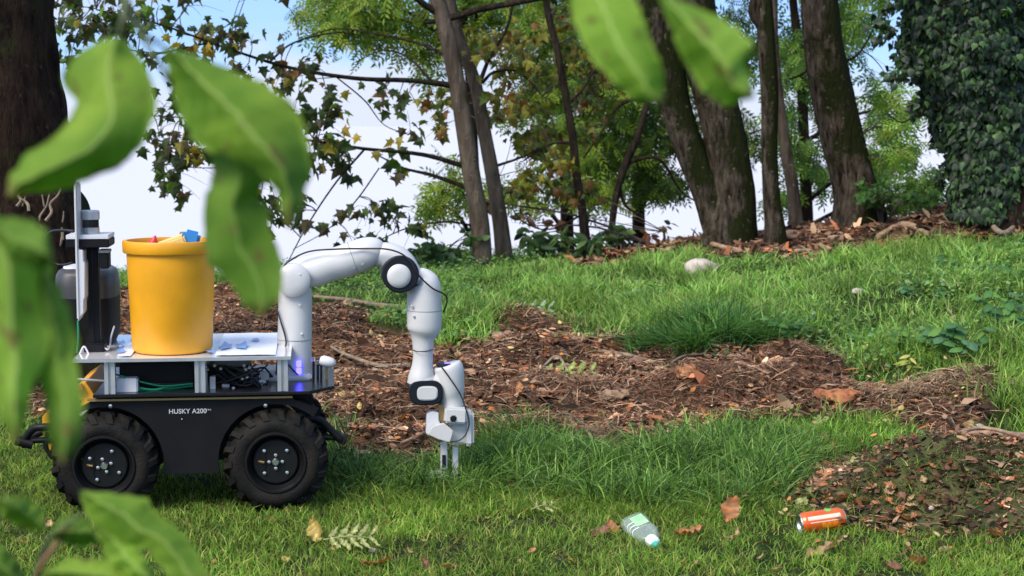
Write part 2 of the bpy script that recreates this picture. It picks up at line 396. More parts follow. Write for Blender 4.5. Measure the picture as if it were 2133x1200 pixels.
# ================================================================== SETTING
def grid_axis(dense0, dense1, step, lo, hi):
    a = list(np.arange(dense0, dense1 + 1e-6, step)); s = step
    x = dense1
    while x < hi: s *= 1.25; x += s; a.append(x)
    s = step; x = dense0
    while x > lo: s *= 1.25; x -= s; a.insert(0, x)
    return np.array(a)
gx = grid_axis(-3.6, 4.4, .027, -500, 500); gy = grid_axis(4.2, 13.6, .027, -400, 60)
X, Yg = np.meshgrid(gx, gy); x = X.ravel(); y = Yg.ravel(); z = gz(x, y)
z = np.where(y > 40, -3.2, z)
m_, l_, c_ = masks(x, y)
V = np.stack([x, y, z], 1); nx, ny = len(gx), len(gy)
I = np.arange(nx * ny).reshape(ny, nx)
Q = np.stack([I[:-1, :-1].ravel(), I[:-1, 1:].ravel(), I[1:, 1:].ravel(), I[1:, :-1].ravel()], 1)
C = np.stack([m_.astype(float), l_.astype(float), c_.astype(float)], 1)
gme = tri_mesh('ground', V, Q, C, True)
gm = bpy.data.materials.new('soil'); gm.use_nodes = True; t = gm.node_tree; n = t.nodes; l = t.links; b = n['Principled BSDF']; b.inputs['Roughness'].default_value = .95; b.inputs['Specular IOR Level'].default_value = .1
at = n.new('ShaderNodeAttribute'); at.attribute_name = 'Col'; sx = n.new('ShaderNodeSeparateColor'); l.new(at.outputs['Color'], sx.inputs[0])
tcn = n.new('ShaderNodeTexCoord')
def noise_ramp(scale, e, det=8, stretch=None):
    nz = n.new('ShaderNodeTexNoise'); nz.inputs['Scale'].default_value = scale; nz.inputs['Detail'].default_value = det; nz.inputs['Roughness'].default_value = .65
    l.new(tcn.outputs['Object'], nz.inputs['Vector'])
    r = n.new('ShaderNodeValToRGB'); r.color_ramp.elements[0].position = e[0][0]; r.color_ramp.elements[0].color = (*e[0][1], 1); r.color_ramp.elements[1].position = e[-1][0]; r.color_ramp.elements[1].color = (*e[-1][1], 1)
    for pp, cc in e[1:-1]: q = r.color_ramp.elements.new(pp); q.color = (*cc, 1)
    l.new(nz.outputs[0], r.inputs[0]); return nz, r
ngr, rg = noise_ramp(14, [(.35, (.010, .018, .005)), (.6, (.028, .045, .012)), (.75, (.05, .04, .02))])
nmu, rm = noise_ramp(40, [(.33, (.025, .014, .009)), (.5, (.095, .052, .032)), (.68, (.21, .12, .075))])
nli, rl = noise_ramp(9, [(.35, (.03, .038, .014)), (.55, (.085, .09, .035)), (.7, (.15, .085, .05))])
def mx(a, bb, f):
    q = n.new('ShaderNodeMix'); q.data_type = 'RGBA'; l.new(f, q.inputs['Factor']); l.new(a, q.inputs['A']); l.new(bb, q.inputs['B']); return q.outputs['Result']
c1 = mx(rg.outputs[0], rm.outputs[0], sx.outputs[0]); c2 = mx(c1, rl.outputs[0], sx.outputs[1]); c3 = mx(c2, rm.outputs[0], sx.outputs[2])
l.new(c3, b.inputs['Base Color'])
bp = n.new('ShaderNodeBump'); bp.inputs['Strength'].default_value = .8; bp.inputs['Distance'].default_value = .02; l.new(nmu.outputs[0], bp.inputs['Height']); l.new(bp.outputs[0], b.inputs['Normal'])
tag(link('ground', gme, gm), kind='structure')
# lake
wme = tri_mesh('lake_water', [(-6000, 13.2, -1.8), (6000, 13.2, -1.8), (6000, 8000, -1.8), (-6000, 8000, -1.8)], [(0, 1, 2, 3)])
wm = bpy.data.materials.new('lake'); wm.use_nodes = True; t = wm.node_tree; b = t.nodes['Principled BSDF']
b.inputs['Base Color'].default_value = (.56, .56, .60, 1); b.inputs['Roughness'].default_value = .5; b.inputs['IOR'].default_value = 1.08  # pale base colour stands in for bright mist and mirrored sky on the water
nz = t.nodes.new('ShaderNodeTexNoise'); nz.inputs['Scale'].default_value = 1.2; nz.inputs['Detail'].default_value = 4; tcc = t.nodes.new('ShaderNodeTexCoord'); t.links.new(tcc.outputs['Object'], nz.inputs['Vector'])
bp = t.nodes.new('ShaderNodeBump'); bp.inputs['Strength'].default_value = .01; t.links.new(nz.outputs[0], bp.inputs['Height']); t.links.new(bp.outputs[0], b.inputs['Normal'])
tag(link('lake_water', wme, wm), kind='structure')

# ------------------------------------------------------------------ grass
GR = {'lawn': [(.17, .30, .035), (.12, .25, .03), (.23, .36, .055), (.06, .12, .018), (.34, .36, .09), (.12, .22, .028)],
      'long': [(.11, .24, .04), (.07, .16, .028), (.19, .33, .065), (.03, .08, .016), (.24, .38, .10)],
      'bank': [(.19, .37, .065), (.14, .29, .05), (.26, .44, .11), (.07, .16, .03), (.33, .43, .13)],
      'bright': [(.21, .38, .05), (.15, .31, .05), (.30, .44, .09), (.10, .22, .04)],
      'moss': [(.11, .15, .04), (.06, .09, .022), (.17, .19, .07), (.13, .12, .05)]}
def blades(x, y, h, wd, cols, lean=.5, seg=3, dirbias=None):
    n_ = len(x); z = gz(x, y) - .006
    a = rng.uniform(0, 2 * PI, n_); la = rng.uniform(0, 2 * PI, n_) if dirbias is None else dirbias + rng.normal(0, .9, n_)
    le = np.abs(rng.normal(lean, lean * .5, n_))
    hx = np.cos(la) * le; hy = np.sin(la) * le
    wx = np.cos(a) * wd * .5; wy = np.sin(a) * wd * .5
    rows = []
    for k in range(seg + 1):
        t = k / seg; cx = x + hx * h * t ** 1.9; cy = y + hy * h * t ** 1.9; cz = z + h * (t - .32 * le * t ** 2.4)
        if k < seg:
            tw = 1 - .65 * t; rows += [np.stack([cx - wx * tw, cy - wy * tw, cz], 1), np.stack([cx + wx * tw, cy + wy * tw, cz], 1)]
        else: rows.append(np.stack([cx, cy, cz], 1))
    V = np.stack(rows, 1); k = V.shape[1]
    tf = []
    for s in range(seg - 1): tf += [(2 * s, 2 * s + 1, 2 * s + 3), (2 * s, 2 * s + 3, 2 * s + 2)]
    tf.append((2 * seg - 2, 2 * seg - 1, 2 * seg)); tf = np.array(tf)
    T = (tf[None] + (np.arange(n_) * k)[:, None, None]).reshape(-1, 3)
    return V.reshape(-1, 3), T, np.repeat(cols, k, 0)
def join(parts):
    V = []; T = []; C = []; b = 0
    for v, t, c in parts: V.append(v); T.append(t + b); C.append(c); b += len(v)
    return np.concatenate(V), np.concatenate(T), np.concatenate(C)
def sample(n_, Y0, Y1, qm=.40, p=1.0):
    u = rng.uniform(0, 1, n_)
    Yv = (Y0 ** p + u * (Y1 ** p - Y0 ** p)) ** (1 / p)
    return rng.uniform(-qm, qm, n_) * Yv, Yv
def soil(x, y):
    m, l, c = masks(x, y); return m, l, c
ROB_O = None
# robot origin on the ground, between the near wheels
d = ray(395, 971.5); tt = (.152 - CAMZ) / d.z; ROB_O = Vector((d.x * tt, d.y * tt, 0)); YAW = math.radians(6.5)
ca, sa = math.cos(YAW), math.sin(YAW)
def under_wheel(x, y):
    lx = (x - ROB_O.x) * ca + (y - ROB_O.y) * sa; ly = -(x - ROB_O.x) * sa + (y - ROB_O.y) * ca
    return (np.abs(np.abs(lx) - .256) < .05) & (((ly > -.01) & (ly < .13)) | ((ly > .5) & (ly < .66)))
parts = []
# short lawn
x, y = sample(125000, 4.0, 6.6, .36, 1.4); m, l_, c = soil(x, y)
px, py = proj(x, y, np.zeros_like(x))
k = ~m & ~l_ & ~under_wheel(x, y) & ((py > 985) | (px < 700) & (py > 880)); k &= rng.uniform(0, 1, len(x)) < .15 + 1.25 * smooth(.2, .7, fbm(x * 7, y * 7, 41))
x, y = x[k], y[k]; cc = pick(GR['lawn'], len(x)); f = fbm(x * 2.2, y * 2.2, 50)[:, None]; cc = cc * (.5 + .95 * f) * (.55 + .9 * fbm(x * 14, y * 14, 51)[:, None])
parts.append(blades(x, y, rng.uniform(.018, .05, len(x)) * (.7 + .6 * f[:, 0]), rng.uniform(.0026, .0052, len(x)), cc, .8, 2))
x, y = sample(26000, 4.0, 6.6, .36, 1.4); m, l_, c = soil(x, y); k = ~m & ~l_ & ~under_wheel(x, y) & (fbm(x * 4, y * 4, 77) > .46); x, y = x[k], y[k]
parts.append(blades(x, y, rng.uniform(.015, .035, len(x)), rng.uniform(.002, .004, len(x)), pick([(.22, .15, .07), (.13, .08, .045), (.32, .24, .12)], len(x)), 1.5, 2))
L1 = join(parts); tag(link('lawn_grass', tri_mesh('lawn_grass', *L1), M['grass']), 'short mown green grass of the lawn in the foreground under the robot', 'grass', kind='stuff')
# long drooping tufts between lawn and mulch
TUFT = [(700, 905), (690, 960), (820, 990), (900, 985), (1000, 950), (1050, 905), (1100, 905), (1180, 940), (1290, 965), (1400, 925), (1500, 895), (1640, 915), (1700, 960), (1640, 1000), (1610, 1045), (1500, 1065), (1300, 1050), (1100, 1040), (950, 1035), (780, 1035), (690, 1000), (640, 1000), (650, 900)]
def clumped(poly, n_c, per, h, wd, pal, lean, Y0, Y1, spread=.05, seg=4, excl=None):
    x, y = sample(n_c * 12, Y0, Y1, .42, 1.2); px, py = proj(x, y, gz(x, y))
    k = inpoly(px, py, poly)
    if excl is not None: k &= ~excl(x, y)
    x, y = x[k][:n_c], y[k][:n_c]
    n_ = len(x); X_ = np.repeat(x, per) + rng.normal(0, spread, n_ * per); Y_ = np.repeat(y, per) + rng.normal(0, spread, n_ * per)
    cb = np.repeat(rng.uniform(0, 2 * PI, n_), per); hs = np.repeat(rng.uniform(.6, 1.25, n_), per)
    tone = np.repeat(rng.uniform(.45, 1.45, n_), per)[:, None]
    ang = np.arctan2(Y_ - np.repeat(y, per), X_ - np.repeat(x, per))
    bias = np.where(rng.uniform(0, 1, n_ * per) < .5, ang, cb)
    return blades(X_, Y_, rng.uniform(h * .4, h, n_ * per) * hs, rng.uniform(wd * .7, wd * 1.3, n_ * per), pick(GR[pal], n_ * per) * tone, lean, seg, bias)
BANKP = [(880, 600), (1200, 560), (1700, 540), (2250, 500), (2250, 860), (2040, 780), (1780, 790), (1700, 725), (1500, 700), (1100, 650), (900, 700)]
parts = [clumped(BANKP, 330, 26, .12, .0075, 'bank', .8, 7.2, 12.8, .06, 3), clumped([(1640, 1010), (1700, 950), (2300, 925), (2300, 1160), (1780, 1130), (1650, 1090)], 55, 16, .06, .0045, 'lawn', .9, 4.8, 7, .04, 3), clumped(MULCH[6:-4], 26, 16, .055, .005, 'bright', 1.0, 5.6, 9.5, .035, 3), clumped(TUFT, 360, 42, .14, .0058, 'long', 1.0, 5.2, 7.2, .045),
         clumped([(960, 1000), (990, 930), (1050, 895), (1110, 895), (1150, 930), (1130, 990), (1040, 1010)], 70, 60, .17, .005, 'long', 1.0, 5.4, 7.2, .045),
         clumped([(680, 1060), (680, 985), (1200, 1020), (1640, 1035), (1640, 1075), (1200, 1075)], 200, 34, .075, .004, 'lawn', .8, 4.9, 6.4, .05, 3),
         clumped([(1470, 885), (1700, 870), (1860, 885), (1990, 940), (1940, 965), (1700, 950), (1640, 975), (1480, 960)], 190, 44, .085, .0045, 'bright', .7, 5.6, 7.6, .04),
         clumped([(2030, 900), (2060, 780), (2133, 730), (2300, 720), (2300, 920), (2080, 930)], 90, 60, .12, .005, 'bright', .6, 6, 8.5, .06),
         clumped([(1740, 740), (1800, 720), (2000, 740), (2030, 800), (1900, 800), (1830, 830), (1770, 800)], 70, 50, .12, .006, 'bright', .7, 6.5, 10, .06),
         clumped([(880, 640), (1060, 650), (1050, 715), (910, 722), (880, 690)], 60, 60, .15, .007, 'long', .9, 7, 11, .07),
         clumped([(1180, 660), (1400, 640), (1520, 700), (1200, 715)], 60, 50, .13, .006, 'long', .8, 7, 11, .08),
         clumped([(770, 660), (860, 670), (850, 705), (790, 700)], 16, 60, .10, .006, 'bright', .8, 7, 11, .05),
         clumped([(1500, 780), (1610, 770), (1620, 800), (1510, 800)], 6, 70, .07, .005, 'bright', 1.0, 6, 11, .03),
         clumped([(1060, 770), (1120, 760), (1130, 800), (1060, 800)], 4, 30, .04, .005, 'bright', 1.0, 6, 11, .03),
         clumped([(1340, 745), (1440, 745), (1430, 800), (1350, 790)], 8, 30, .06, .004, 'lawn', 1.0, 6, 11, .05)]
tag(link('long_grass', tri_mesh('long_grass', *join(parts)), M['grass']), 'long drooping dark green grass tufts between the lawn and the brown mulch', 'grass', kind='stuff')
# sedge tuft
g0 = Gp(1480, 700); sx_, sy_ = g0.x, g0.y
cl_ = rng.normal(0, 1, (26, 2)) * (.20, .12); ci_ = rng.integers(0, 26, 2600)
xs = sx_ + cl_[ci_, 0] + rng.normal(0, .035, 2600); ys = sy_ + cl_[ci_, 1] + rng.normal(0, .03, 2600)
v = blades(xs, ys, rng.uniform(.07, .21, 2600), rng.uniform(.006, .012, 2600), pick([(.06, .17, .04), (.03, .09, .02), (.12, .25, .06), (.09, .22, .05)], 2600), 1.1, 5, np.arctan2(ys - sy_ - cl_[ci_, 1] * .5, xs - sx_ - cl_[ci_, 0] * .5))
o = empty('sedge_tuft', g0, label='big dark sedge tuft with arching blades at the edge of the upper grass', cat='plant')
tag(link('blades', tri_mesh('blades', v[0] - np.array(g0), v[1], v[2]), M['grass'], o), kind='stuff')
# upper bank
x, y = sample(270000, 6.6, 13.4, .42, 1.5); m, l_, c = soil(x, y)
px, py = proj(x, y, base_z(x, y))
dens = fbm(x * 1.7, y * 1.7, 61)
k = ~m & ~l_ & ~c & (py < 905) & (rng.uniform(0, 1, len(x)) < .42 + 1.1 * (dens - .25)); x, y, dens, px, py = x[k], y[k], dens[k], px[k], py[k]
k = rng.uniform(0, 1, len(x)) < .8; x, y, dens, px, py = x[k], y[k], dens[k], px[k], py[k]
hh = (.03 + .12 * smooth(.3, .8, fbm(x * 3.4, y * 3.4, 70)) ** 1.3) * rng.uniform(.5, 1.4, len(x)); hh *= np.where(px < 850, .6, 1)
yel = smooth(.45, .7, fbm(x * 1.1, y * 1.1, 80))[:, None]
cc = pick(GR['bank'], len(x)) * (.62 + .85 * smooth(.25, .75, fbm(x * 5, y * 5, 90))[:, None]); cc = cc * (1 - .5 * yel) + pick(GR['lawn'], len(x)) * 1.15 * .5 * yel
tag(link('bank_grass', tri_mesh('bank_grass', *blades(x, y, hh, rng.uniform(.0045, .0095, len(x)), cc, .75, 3)), M['grass']), 'bright green rough grass covering the rising bank behind the mulch', 'grass', kind='stuff')
# moss and sparse blades on the mound at right
x, y = sample(160000, 4.6, 7.2, .36, 1.3); m, l_, c = soil(x, y); px, py = proj(x, y, base_z(x, y))
k = l_ & (fbm(x * 9, y * 9, 33) > .44) & (px > 1775); x, y = x[k], y[k]
tag(link('moss', tri_mesh('moss', *blades(x, y, rng.uniform(.014, .034, len(x)), rng.uniform(.003, .007, len(x)), pick(GR['moss'], len(x), .4) * (.5 + .9 * fbm(x * 6, y * 6, 34)[:, None]), 1.2, 2)), M['grass']), 'dark green moss covering the low mound at the right', 'moss', kind='stuff')
# leafy ground cover on the bank
x, y = sample(60000, 7.0, 13.2, .42, 1.4); m, l_, c = soil(x, y); px, py = proj(x, y, base_z(x, y)); f = fbm(x * 1.3, y * 1.3, 99)
k = ~m & ~c & (py < 880) & (((f > .56) & (px > 1600)) | ((px < 1000) & (f > .38)) | (f > .66)); x, y = x[k][:9000], y[k][:9000]; n_ = len(x)
z = gz(x, y) + rng.uniform(.015, .085, n_)
tip = np.stack([rng.normal(0, 1, n_), rng.normal(0, 1, n_), rng.uniform(-.5, .3, n_)], 1); nv = np.stack([rng.normal(0, .4, n_), rng.normal(-.3, .4, n_), np.ones(n_)], 1)
vv = scatter(*OVAL, frames(tip, nv), rng.uniform(.015, .035, n_), np.stack([x, y, z], 1), pick([(.14, .30, .07), (.09, .22, .05), (.22, .35, .07), (.05, .13, .03), (.18, .32, .14)], n_))
tag(link('ground_cover', tri_mesh('ground_cover', *vv), M['grass']), 'small round weed leaves mixed into the grass of the bank', 'weeds', kind='stuff')

# ------------------------------------------------------------------ mulch: chips and fibres
BR = [(.20, .105, .062), (.09, .045, .028), (.30, .17, .10), (.035, .02, .013), (.42, .27, .17), (.30, .11, .05), (.13, .075, .05), (.05, .027, .018)]
def chips(n_, Y0, Y1, which, scl, qm=.4):
    x, y = sample(n_, Y0, Y1, qm, 1.3); mm = soil(x, y); k = np.zeros(len(x), bool)
    for w_ in which: k |= mm[w_]
    x, y = x[k], y[k]; n_ = len(x); z = gz(x, y) + rng.uniform(.0, .016, n_)
    tip = np.stack([rng.normal(0, 1, n_), rng.normal(0, 1, n_), rng.normal(0, .35, n_)], 1); nv = np.stack([rng.normal(0, .5, n_), rng.normal(-.2, .5, n_), np.ones(n_)], 1)
    tv = np.array([(-.16, 0, 0), (.18, .05, .03), (.22, .5, .10), (-.2, .45, .07), (.12, 1, .0), (-.1, .93, .0)]); tf = np.array([(0, 1, 2), (0, 2, 3), (3, 2, 4), (3, 4, 5)])
    tone = (.35 + 1.5 * smooth(.25, .8, fbm(x * 4, y * 4, 15)))[:, None]
    return scatter(tv, tf, frames(tip, nv), rng.uniform(.3, 1, n_) ** 2 * scl, np.stack([x, y, z], 1), pick(BR, n_, .35) * tone)
def edge_chips(n_, Y0, Y1):
    x, y = sample(n_, Y0, Y1, .4, 1.3); m, l, c = soil(x, y); d = 0
    near = np.zeros(len(x), bool)
    for a in range(8):
        rr_ = .05 + .22 * rng.uniform(0, 1, len(x)) ** 2; mm = soil(x + rr_ * math.cos(a * PI / 4), y + rr_ * math.sin(a * PI / 4)); near |= mm[0] | mm[1]
    k = near & ~m & ~l & (rng.uniform(0, 1, len(x)) < .5); x, y = x[k], y[k]; n_ = len(x); z = gz(x, y) + rng.uniform(.01, .05, n_)
    tip = np.stack([rng.normal(0, 1, n_), rng.normal(0, 1, n_), rng.normal(0, .4, n_)], 1); nv = np.stack([rng.normal(0, .5, n_), rng.normal(-.2, .5, n_), np.ones(n_)], 1)
    return scatter(*OVAL, frames(tip, nv), rng.uniform(.3, 1, n_) * .03, np.stack([x, y, z], 1), pick(BR + [(.42, .17, .06), (.4, .28, .14)], n_, .3))
def fibres(n_, Y0, Y1, which, scl):
    x, y = sample(n_, Y0, Y1, .4, 1.3); mm = soil(x, y); k = np.zeros(len(x), bool)
    for w_ in which: k |= mm[w_]
    x, y = x[k], y[k]; n_ = len(x); z = gz(x, y) + rng.uniform(.0, .025, n_)
    tip = np.stack([rng.normal(0, 1, n_), rng.normal(0, 1, n_), rng.normal(0, .16, n_)], 1); nv = np.stack([rng.normal(0, .6, n_), rng.normal(0, .6, n_), np.ones(n_)], 1)
    tv = np.array([(-.02, 0, 0), (.02, 0, 0), (.05, .35, .10), (.01, .35, .10), (.02, .7, .07), (-.02, .7, .07), (-.06, 1, -.02)]); tf = np.array([(0, 1, 2), (0, 2, 3), (3, 2, 4), (3, 4, 5), (5, 4, 6)])
    return scatter(tv, tf, frames(tip, nv), rng.uniform(.4, 1, n_) * scl, np.stack([x, y, z], 1), pick(BR + [(.33, .24, .16), (.26, .2, .12)], n_, .3))
def straw(px_, py_, rx, ry, n_, cols):
    g = G(px_, py_); x = g.x + rng.normal(0, rx * .6, n_); y = g.y + rng.normal(0, ry * .6, n_); z = gz(x, y) + rng.uniform(.0, .03, n_)
    ax_ = np.arctan2(y - g.y, x - g.x) + rng.normal(0, 1.15, n_); tip = np.stack([np.cos(ax_), np.sin(ax_), rng.normal(-.25, .25, n_)], 1); nv = np.stack([rng.normal(0, .5, n_), rng.normal(-.3, .5, n_), np.ones(n_)], 1)
    tv = np.array([(-.014, 0, 0), (.014, 0, 0), (.04, .35, .07), (.015, .35, .07), (.02, .7, .06), (-.01, .7, .06), (-.05, 1, -.02)]); tf = np.array([(0, 1, 2), (0, 2, 3), (3, 2, 4), (3, 4, 5), (5, 4, 6)])
    return scatter(tv, tf, frames(tip, nv), rng.uniform(.018, .065, n_), np.stack([x, y, z], 1), pick(cols, n_, .45))
ST = [(.32, .19, .12), (.21, .115, .07), (.13, .07, .045), (.40, .26, .17), (.05, .03, .02)]; SD = [(.22, .12, .075), (.12, .06, .04), (.30, .18, .11), (.05, .028, .018), (.16, .085, .05)]
STR = [straw(1150, 920, .2, .13, 3500, ST), straw(1930, 850, .26, .15, 4500, [(.42, .31, .19), (.3, .2, .12), (.2, .13, .08)]), straw(1590, 840, .42, .2, 7000, SD), straw(1180, 850, .3, .22, 5000, ST), straw(1650, 775, .28, .16, 3500, SD), straw(1440, 850, .2, .14, 2500, SD), straw(1110, 690, .24, .2, 2500, SD), straw(820, 850, .25, .2, 2500, SD)]
def leaf_bits(n_, which, Y0, Y1, size):
    x, y = sample(n_, Y0, Y1, .4, 1.3); k = soil(x, y)[which]; x, y = x[k], y[k]; n_ = len(x); z = gz(x, y) + rng.uniform(.008, .03, n_)
    tip = np.stack([rng.normal(0, 1, n_), rng.normal(0, 1, n_), rng.normal(0, .3, n_)], 1); nv = np.stack([rng.normal(0, .5, n_), rng.normal(-.4, .4, n_), np.ones(n_)], 1)
    return scatter(*OVAL, frames(tip, nv), rng.uniform(.4, 1, n_) * size, np.stack([x, y, z], 1), pick([(.50, .20, .06), (.42, .15, .05), (.48, .30, .15), (.28, .12, .06), (.5, .38, .14)], n_, .3))
STR += [leaf_bits(3000, 0, 5.4, 10.5, .036), edge_chips(26000, 4.6, 10.5)]
tag(link('mulch', tri_mesh('mulch', *join([chips(115000, 5.4, 11.5, (0,), .045), fibres(80000, 5.4, 11.5, (0,), .11), chips(1500, 5.4, 9, (0,), .13)] + STR)), M['chips']), 'loose brown bark mulch and root fibres heaped between the lawn and the bank', 'mulch', kind='stuff')
tag(link('leaf_litter', tri_mesh('leaf_litter', *join([chips(60000, 10, 13.6, (2,), .10), fibres(20000, 10, 13.6, (2,), .16), chips(42000, 4.6, 7.2, (1,), .042, .36), fibres(16000, 4.6, 7.2, (1,), .05)])), M['chips']), 'brown leaf litter and twigs under the trees and on the mound', 'litter', kind='stuff')

# ------------------------------------------------------------------ trees
def trunk_mesh(pts, rad, n_=28, sub=14, rough=.12, seed=0, flare=0):
    mb = MB(); mb.tube(pts, rad, n_, True, sub)
    V = np.array([tuple(v) for v in mb.v]); ring = len(V) // n_
    P0 = V.reshape(ring, n_, 3); ctr = P0.mean(1, keepdims=True)
    a = np.arange(n_)[None, :] * 2 * PI / n_ + np.zeros((ring, 1)); zz = ctr[:, :, 2] + np.zeros((1, n_))
    f = 1 + rough * ((fbm(np.cos(a) * 3 + 10 + seed, zz * 2.2 + np.sin(a) * 3, 5 + seed) - .5) * 2 + (np.abs(fbm(np.cos(a) * 8 + 10, np.sin(a) * 8 + zz * 1.5, 9 + seed) - .5)) * 1.4)
    if flare:
        hz = np.clip(1 - (zz - zz.min()) / .45, 0, 1); f += hz ** 2 * flare * (.6 + .4 * np.cos(a * 5 + seed))
    P1 = ctr + (P0 - ctr) * f[:, :, None]
    mb.v = [tuple(v) for v in P1.reshape(-1, 3)]
    return mb
def tp(pl, Y, root):                    # pixel polyline (px, py, width px) -> local points, radii
    pts = []; rr = []
    for i, (a, b, wd) in enumerate(pl):
        pts.append(P(a, b, Y) - root); rr.append(wd * .5 * Y / F)
    return pts, rr
TREES = {}
def tree(name, label, cat, pl, Y, m, flare=.35, rough=.1, group=None, seed=0, extra=()):
    base = pl[-1]
    g = P(base[0], base[1], Y); root = Vector((g.x, Y, float(gz(g.x, Y))))
    o = empty(name, root, label=label, cat=cat, group=group)
    pts, rr = tp(pl, Y, root)
    pts = pts[::-1]; rr = rr[::-1]
    pts[0].z = min(pts[0].z, 0) - .12
    dirn = (pts[-1] - pts[-2]).normalized()     # carry the trunk on above the frame
    up = Vector((dirn.x * .6, 0, 1)).normalized()
    pts += [pts[-1] + up * 1.0, pts[-1] + up * 2.3 + Vector((0, .2, 0))]; rr += [rr[-1] * .85, rr[-1] * .4]
    trunk_mesh(pts, rr, 28 if rr[0] > .05 else 14, 12, rough, seed, flare).build('trunk', m, o, True, ang=80)
    for e in extra:
        p2, r2 = tp(e, Y, root); trunk_mesh(p2, r2, 10 if r2[0] < .03 else 22, 8, rough, seed + 3).build('limb', m, o, True, ang=80)
    TREES[name + str(seed)] = (o, root, Y)
    return o, root
def limb(o, root, pl, Y, m, name='branch'):
    pts = [P(a, b, Y + dy) - root for a, b, wd, dy in pl]; rr = [wd * .5 * Y / F for a, b, wd, dy in pl]
    return MB().tube(pts, rr, 7, True, 6).build(name, m, o, True, ang=80)
def crown(o, root, clumps, kind, cols, size, M_='leafs', indiv=0, facing=.5, droop=.6, sprig=None, per=14, spread=.16):
    """clumps: (px, py, rx px, ry px, Y, depth m, n)"""
    Ps = []; ctrs = []
    for (a, b, rx, ry, Yc_, dy, n_) in clumps:
        ns = max(2, int(n_ / per)); sub = rng.normal(0, .45, (ns, 3)); idx = rng.integers(0, ns, n_)
        off = sub[idx] + rng.normal(0, spread, (n_, 3)); ctrs += [P(a + q[0] * rx, b + q[1] * ry, Yc_ + q[2] * dy) - root for q in sub]
        YY = Yc_ + off[:, 2] * dy; pxs = a + off[:, 0] * rx; pys = b + off[:, 1] * ry
        bq = (CY - pys) / F; den = cp + bq * sp_
        Ps.append(np.stack([(pxs - CX) / F / den * YY, YY, CAMZ + YY * (-sp_ + bq * cp) / den], 1))
    Pp = np.concatenate(Ps); n_ = len(Pp); rng.shuffle(Pp)
    ok = Pp[:, 2] > gz(Pp[:, 0], Pp[:, 1]) + .03; Pp = Pp[ok]; n_ = len(Pp)
    tip = np.stack([rng.normal(0, 1, n_), rng.normal(0, .8, n_), rng.normal(-droop, .6, n_)], 1)
    nv = np.stack([rng.normal(0, .6, n_), rng.normal(-facing, .6, n_), rng.normal(.6, .5, n_)], 1)
    R = frames(tip, nv); S = size * rng.uniform(.55, 1.25, n_); Cc = pick(cols, n_)
    if indiv:
        k = min(indiv, n_); tv, tf = kind; vars_ = []
        for q in range(10):
            vars_.append(tri_mesh('leaf', tv, tf, np.repeat(np.array([cols[q % len(cols)]]) * (1 + .2 * math.sin(q * 7.)), len(tv), 0)))
            vars_[-1].materials.append(M[M_])
        for i in range(k):
            q = bpy.data.objects.new('leaf', vars_[i % 10]); COL.objects.link(q); q.parent = o
            mm = Matrix(R[i].tolist()).to_4x4(); q.matrix_local = Matrix.Translation(Vector(Pp[i]) - root) @ mm @ Matrix.Scale(S[i], 4)
        Pp, R, S, Cc = Pp[k:], R[k:], S[k:], Cc[k:]
    if len(Pp):
        v = scatter(*kind, R, S, Pp - np.array(root), Cc)
        tag(link('crown', tri_mesh('crown', *v), M[M_], o), kind='stuff')
    if sprig:
        mb = MB(); BP = [Vector(v.co) for ch in o.children if ch.name.startswith(('branch', 'trunk', 'limb')) for v in list(ch.data.vertices)[::5]]
        if not BP: BP = [Vector((0, 0, .1))]
        for p in ctrs[:sprig]:
            q = min(BP, key=lambda v: (v - p).length_squared); d_ = p - q; ln = d_.length
            if ln < .02: continue
            sag = Vector((rng.normal(0, .10), rng.normal(0, .08), rng.uniform(-.02, .16))) * ln
            m1_ = q + d_ * .35 + sag; m2_ = q + d_ * .7 + sag * .7
            mb.tube([q, m1_, m2_, p, p + d_.normalized() * .05 + Vector((0, 0, -.03))], [.005, .0038, .0026, .0016, .001], 4, False, 3)
            for _ in range(2):
                e = p + Vector((rng.normal(0, .10), rng.normal(0, .06), rng.normal(-.05, .08))); mb.tube([m2_, (m2_ + e) / 2 + Vector((0, 0, .02)), e], [.002, .0016, .001], 3, False, 2)
        tag(mb.build('twigs', M['twig'], o), kind='stuff')
GRN = [(.10, .20, .022), (.06, .13, .016), (.18, .28, .03), (.26, .33, .04)]
DKM = [(.03, .055, .015), (.04, .07, .018), (.055, .09, .02), (.035, .05, .02), (.06, .05, .02)]
YEL = [(.35, .26, .03), (.25, .22, .03)]
RUST = [(.16, .07, .025), (.11, .05, .03), (.07, .03, .025)]

# left big trunk, near
tree('big_tree', 'huge dark rough tree trunk at the left edge with flaring roots', 'tree', [(-20, -60, 245), (-12, 100, 245), (-5, 250, 275), (0, 400, 300), (10, 480, 350), (20, 575, 430)], 8.0, M['bark_big'], .25, .16, seed=1)
for vx, vy, dx_, hh_ in [(20, 500, 30, 90), (50, 510, -20, 80), (75, 505, 25, 100), (100, 515, -15, 110), (120, 520, 10, 80), (-5, 495, 20, 90), (60, 440, -30, 60), (95, 460, 30, 70), (130, 500, -25, 90), (35, 430, 15, 50)]:
    rt_ = TREES['big_tree1'][1]; MB().tube([P(vx + dx_ * t + 6 * math.sin(t * 9), vy - hh_ * t, 7.66 + .10 * (abs(vx) / 130) ** 2 + .05 * t) - rt_ for t in (0, .25, .5, .75, 1)], [.008, .007, .006, .005, .003], 6, True, 4).build('vine_stem', M['rootgrey'], TREES['big_tree1'][0], True)
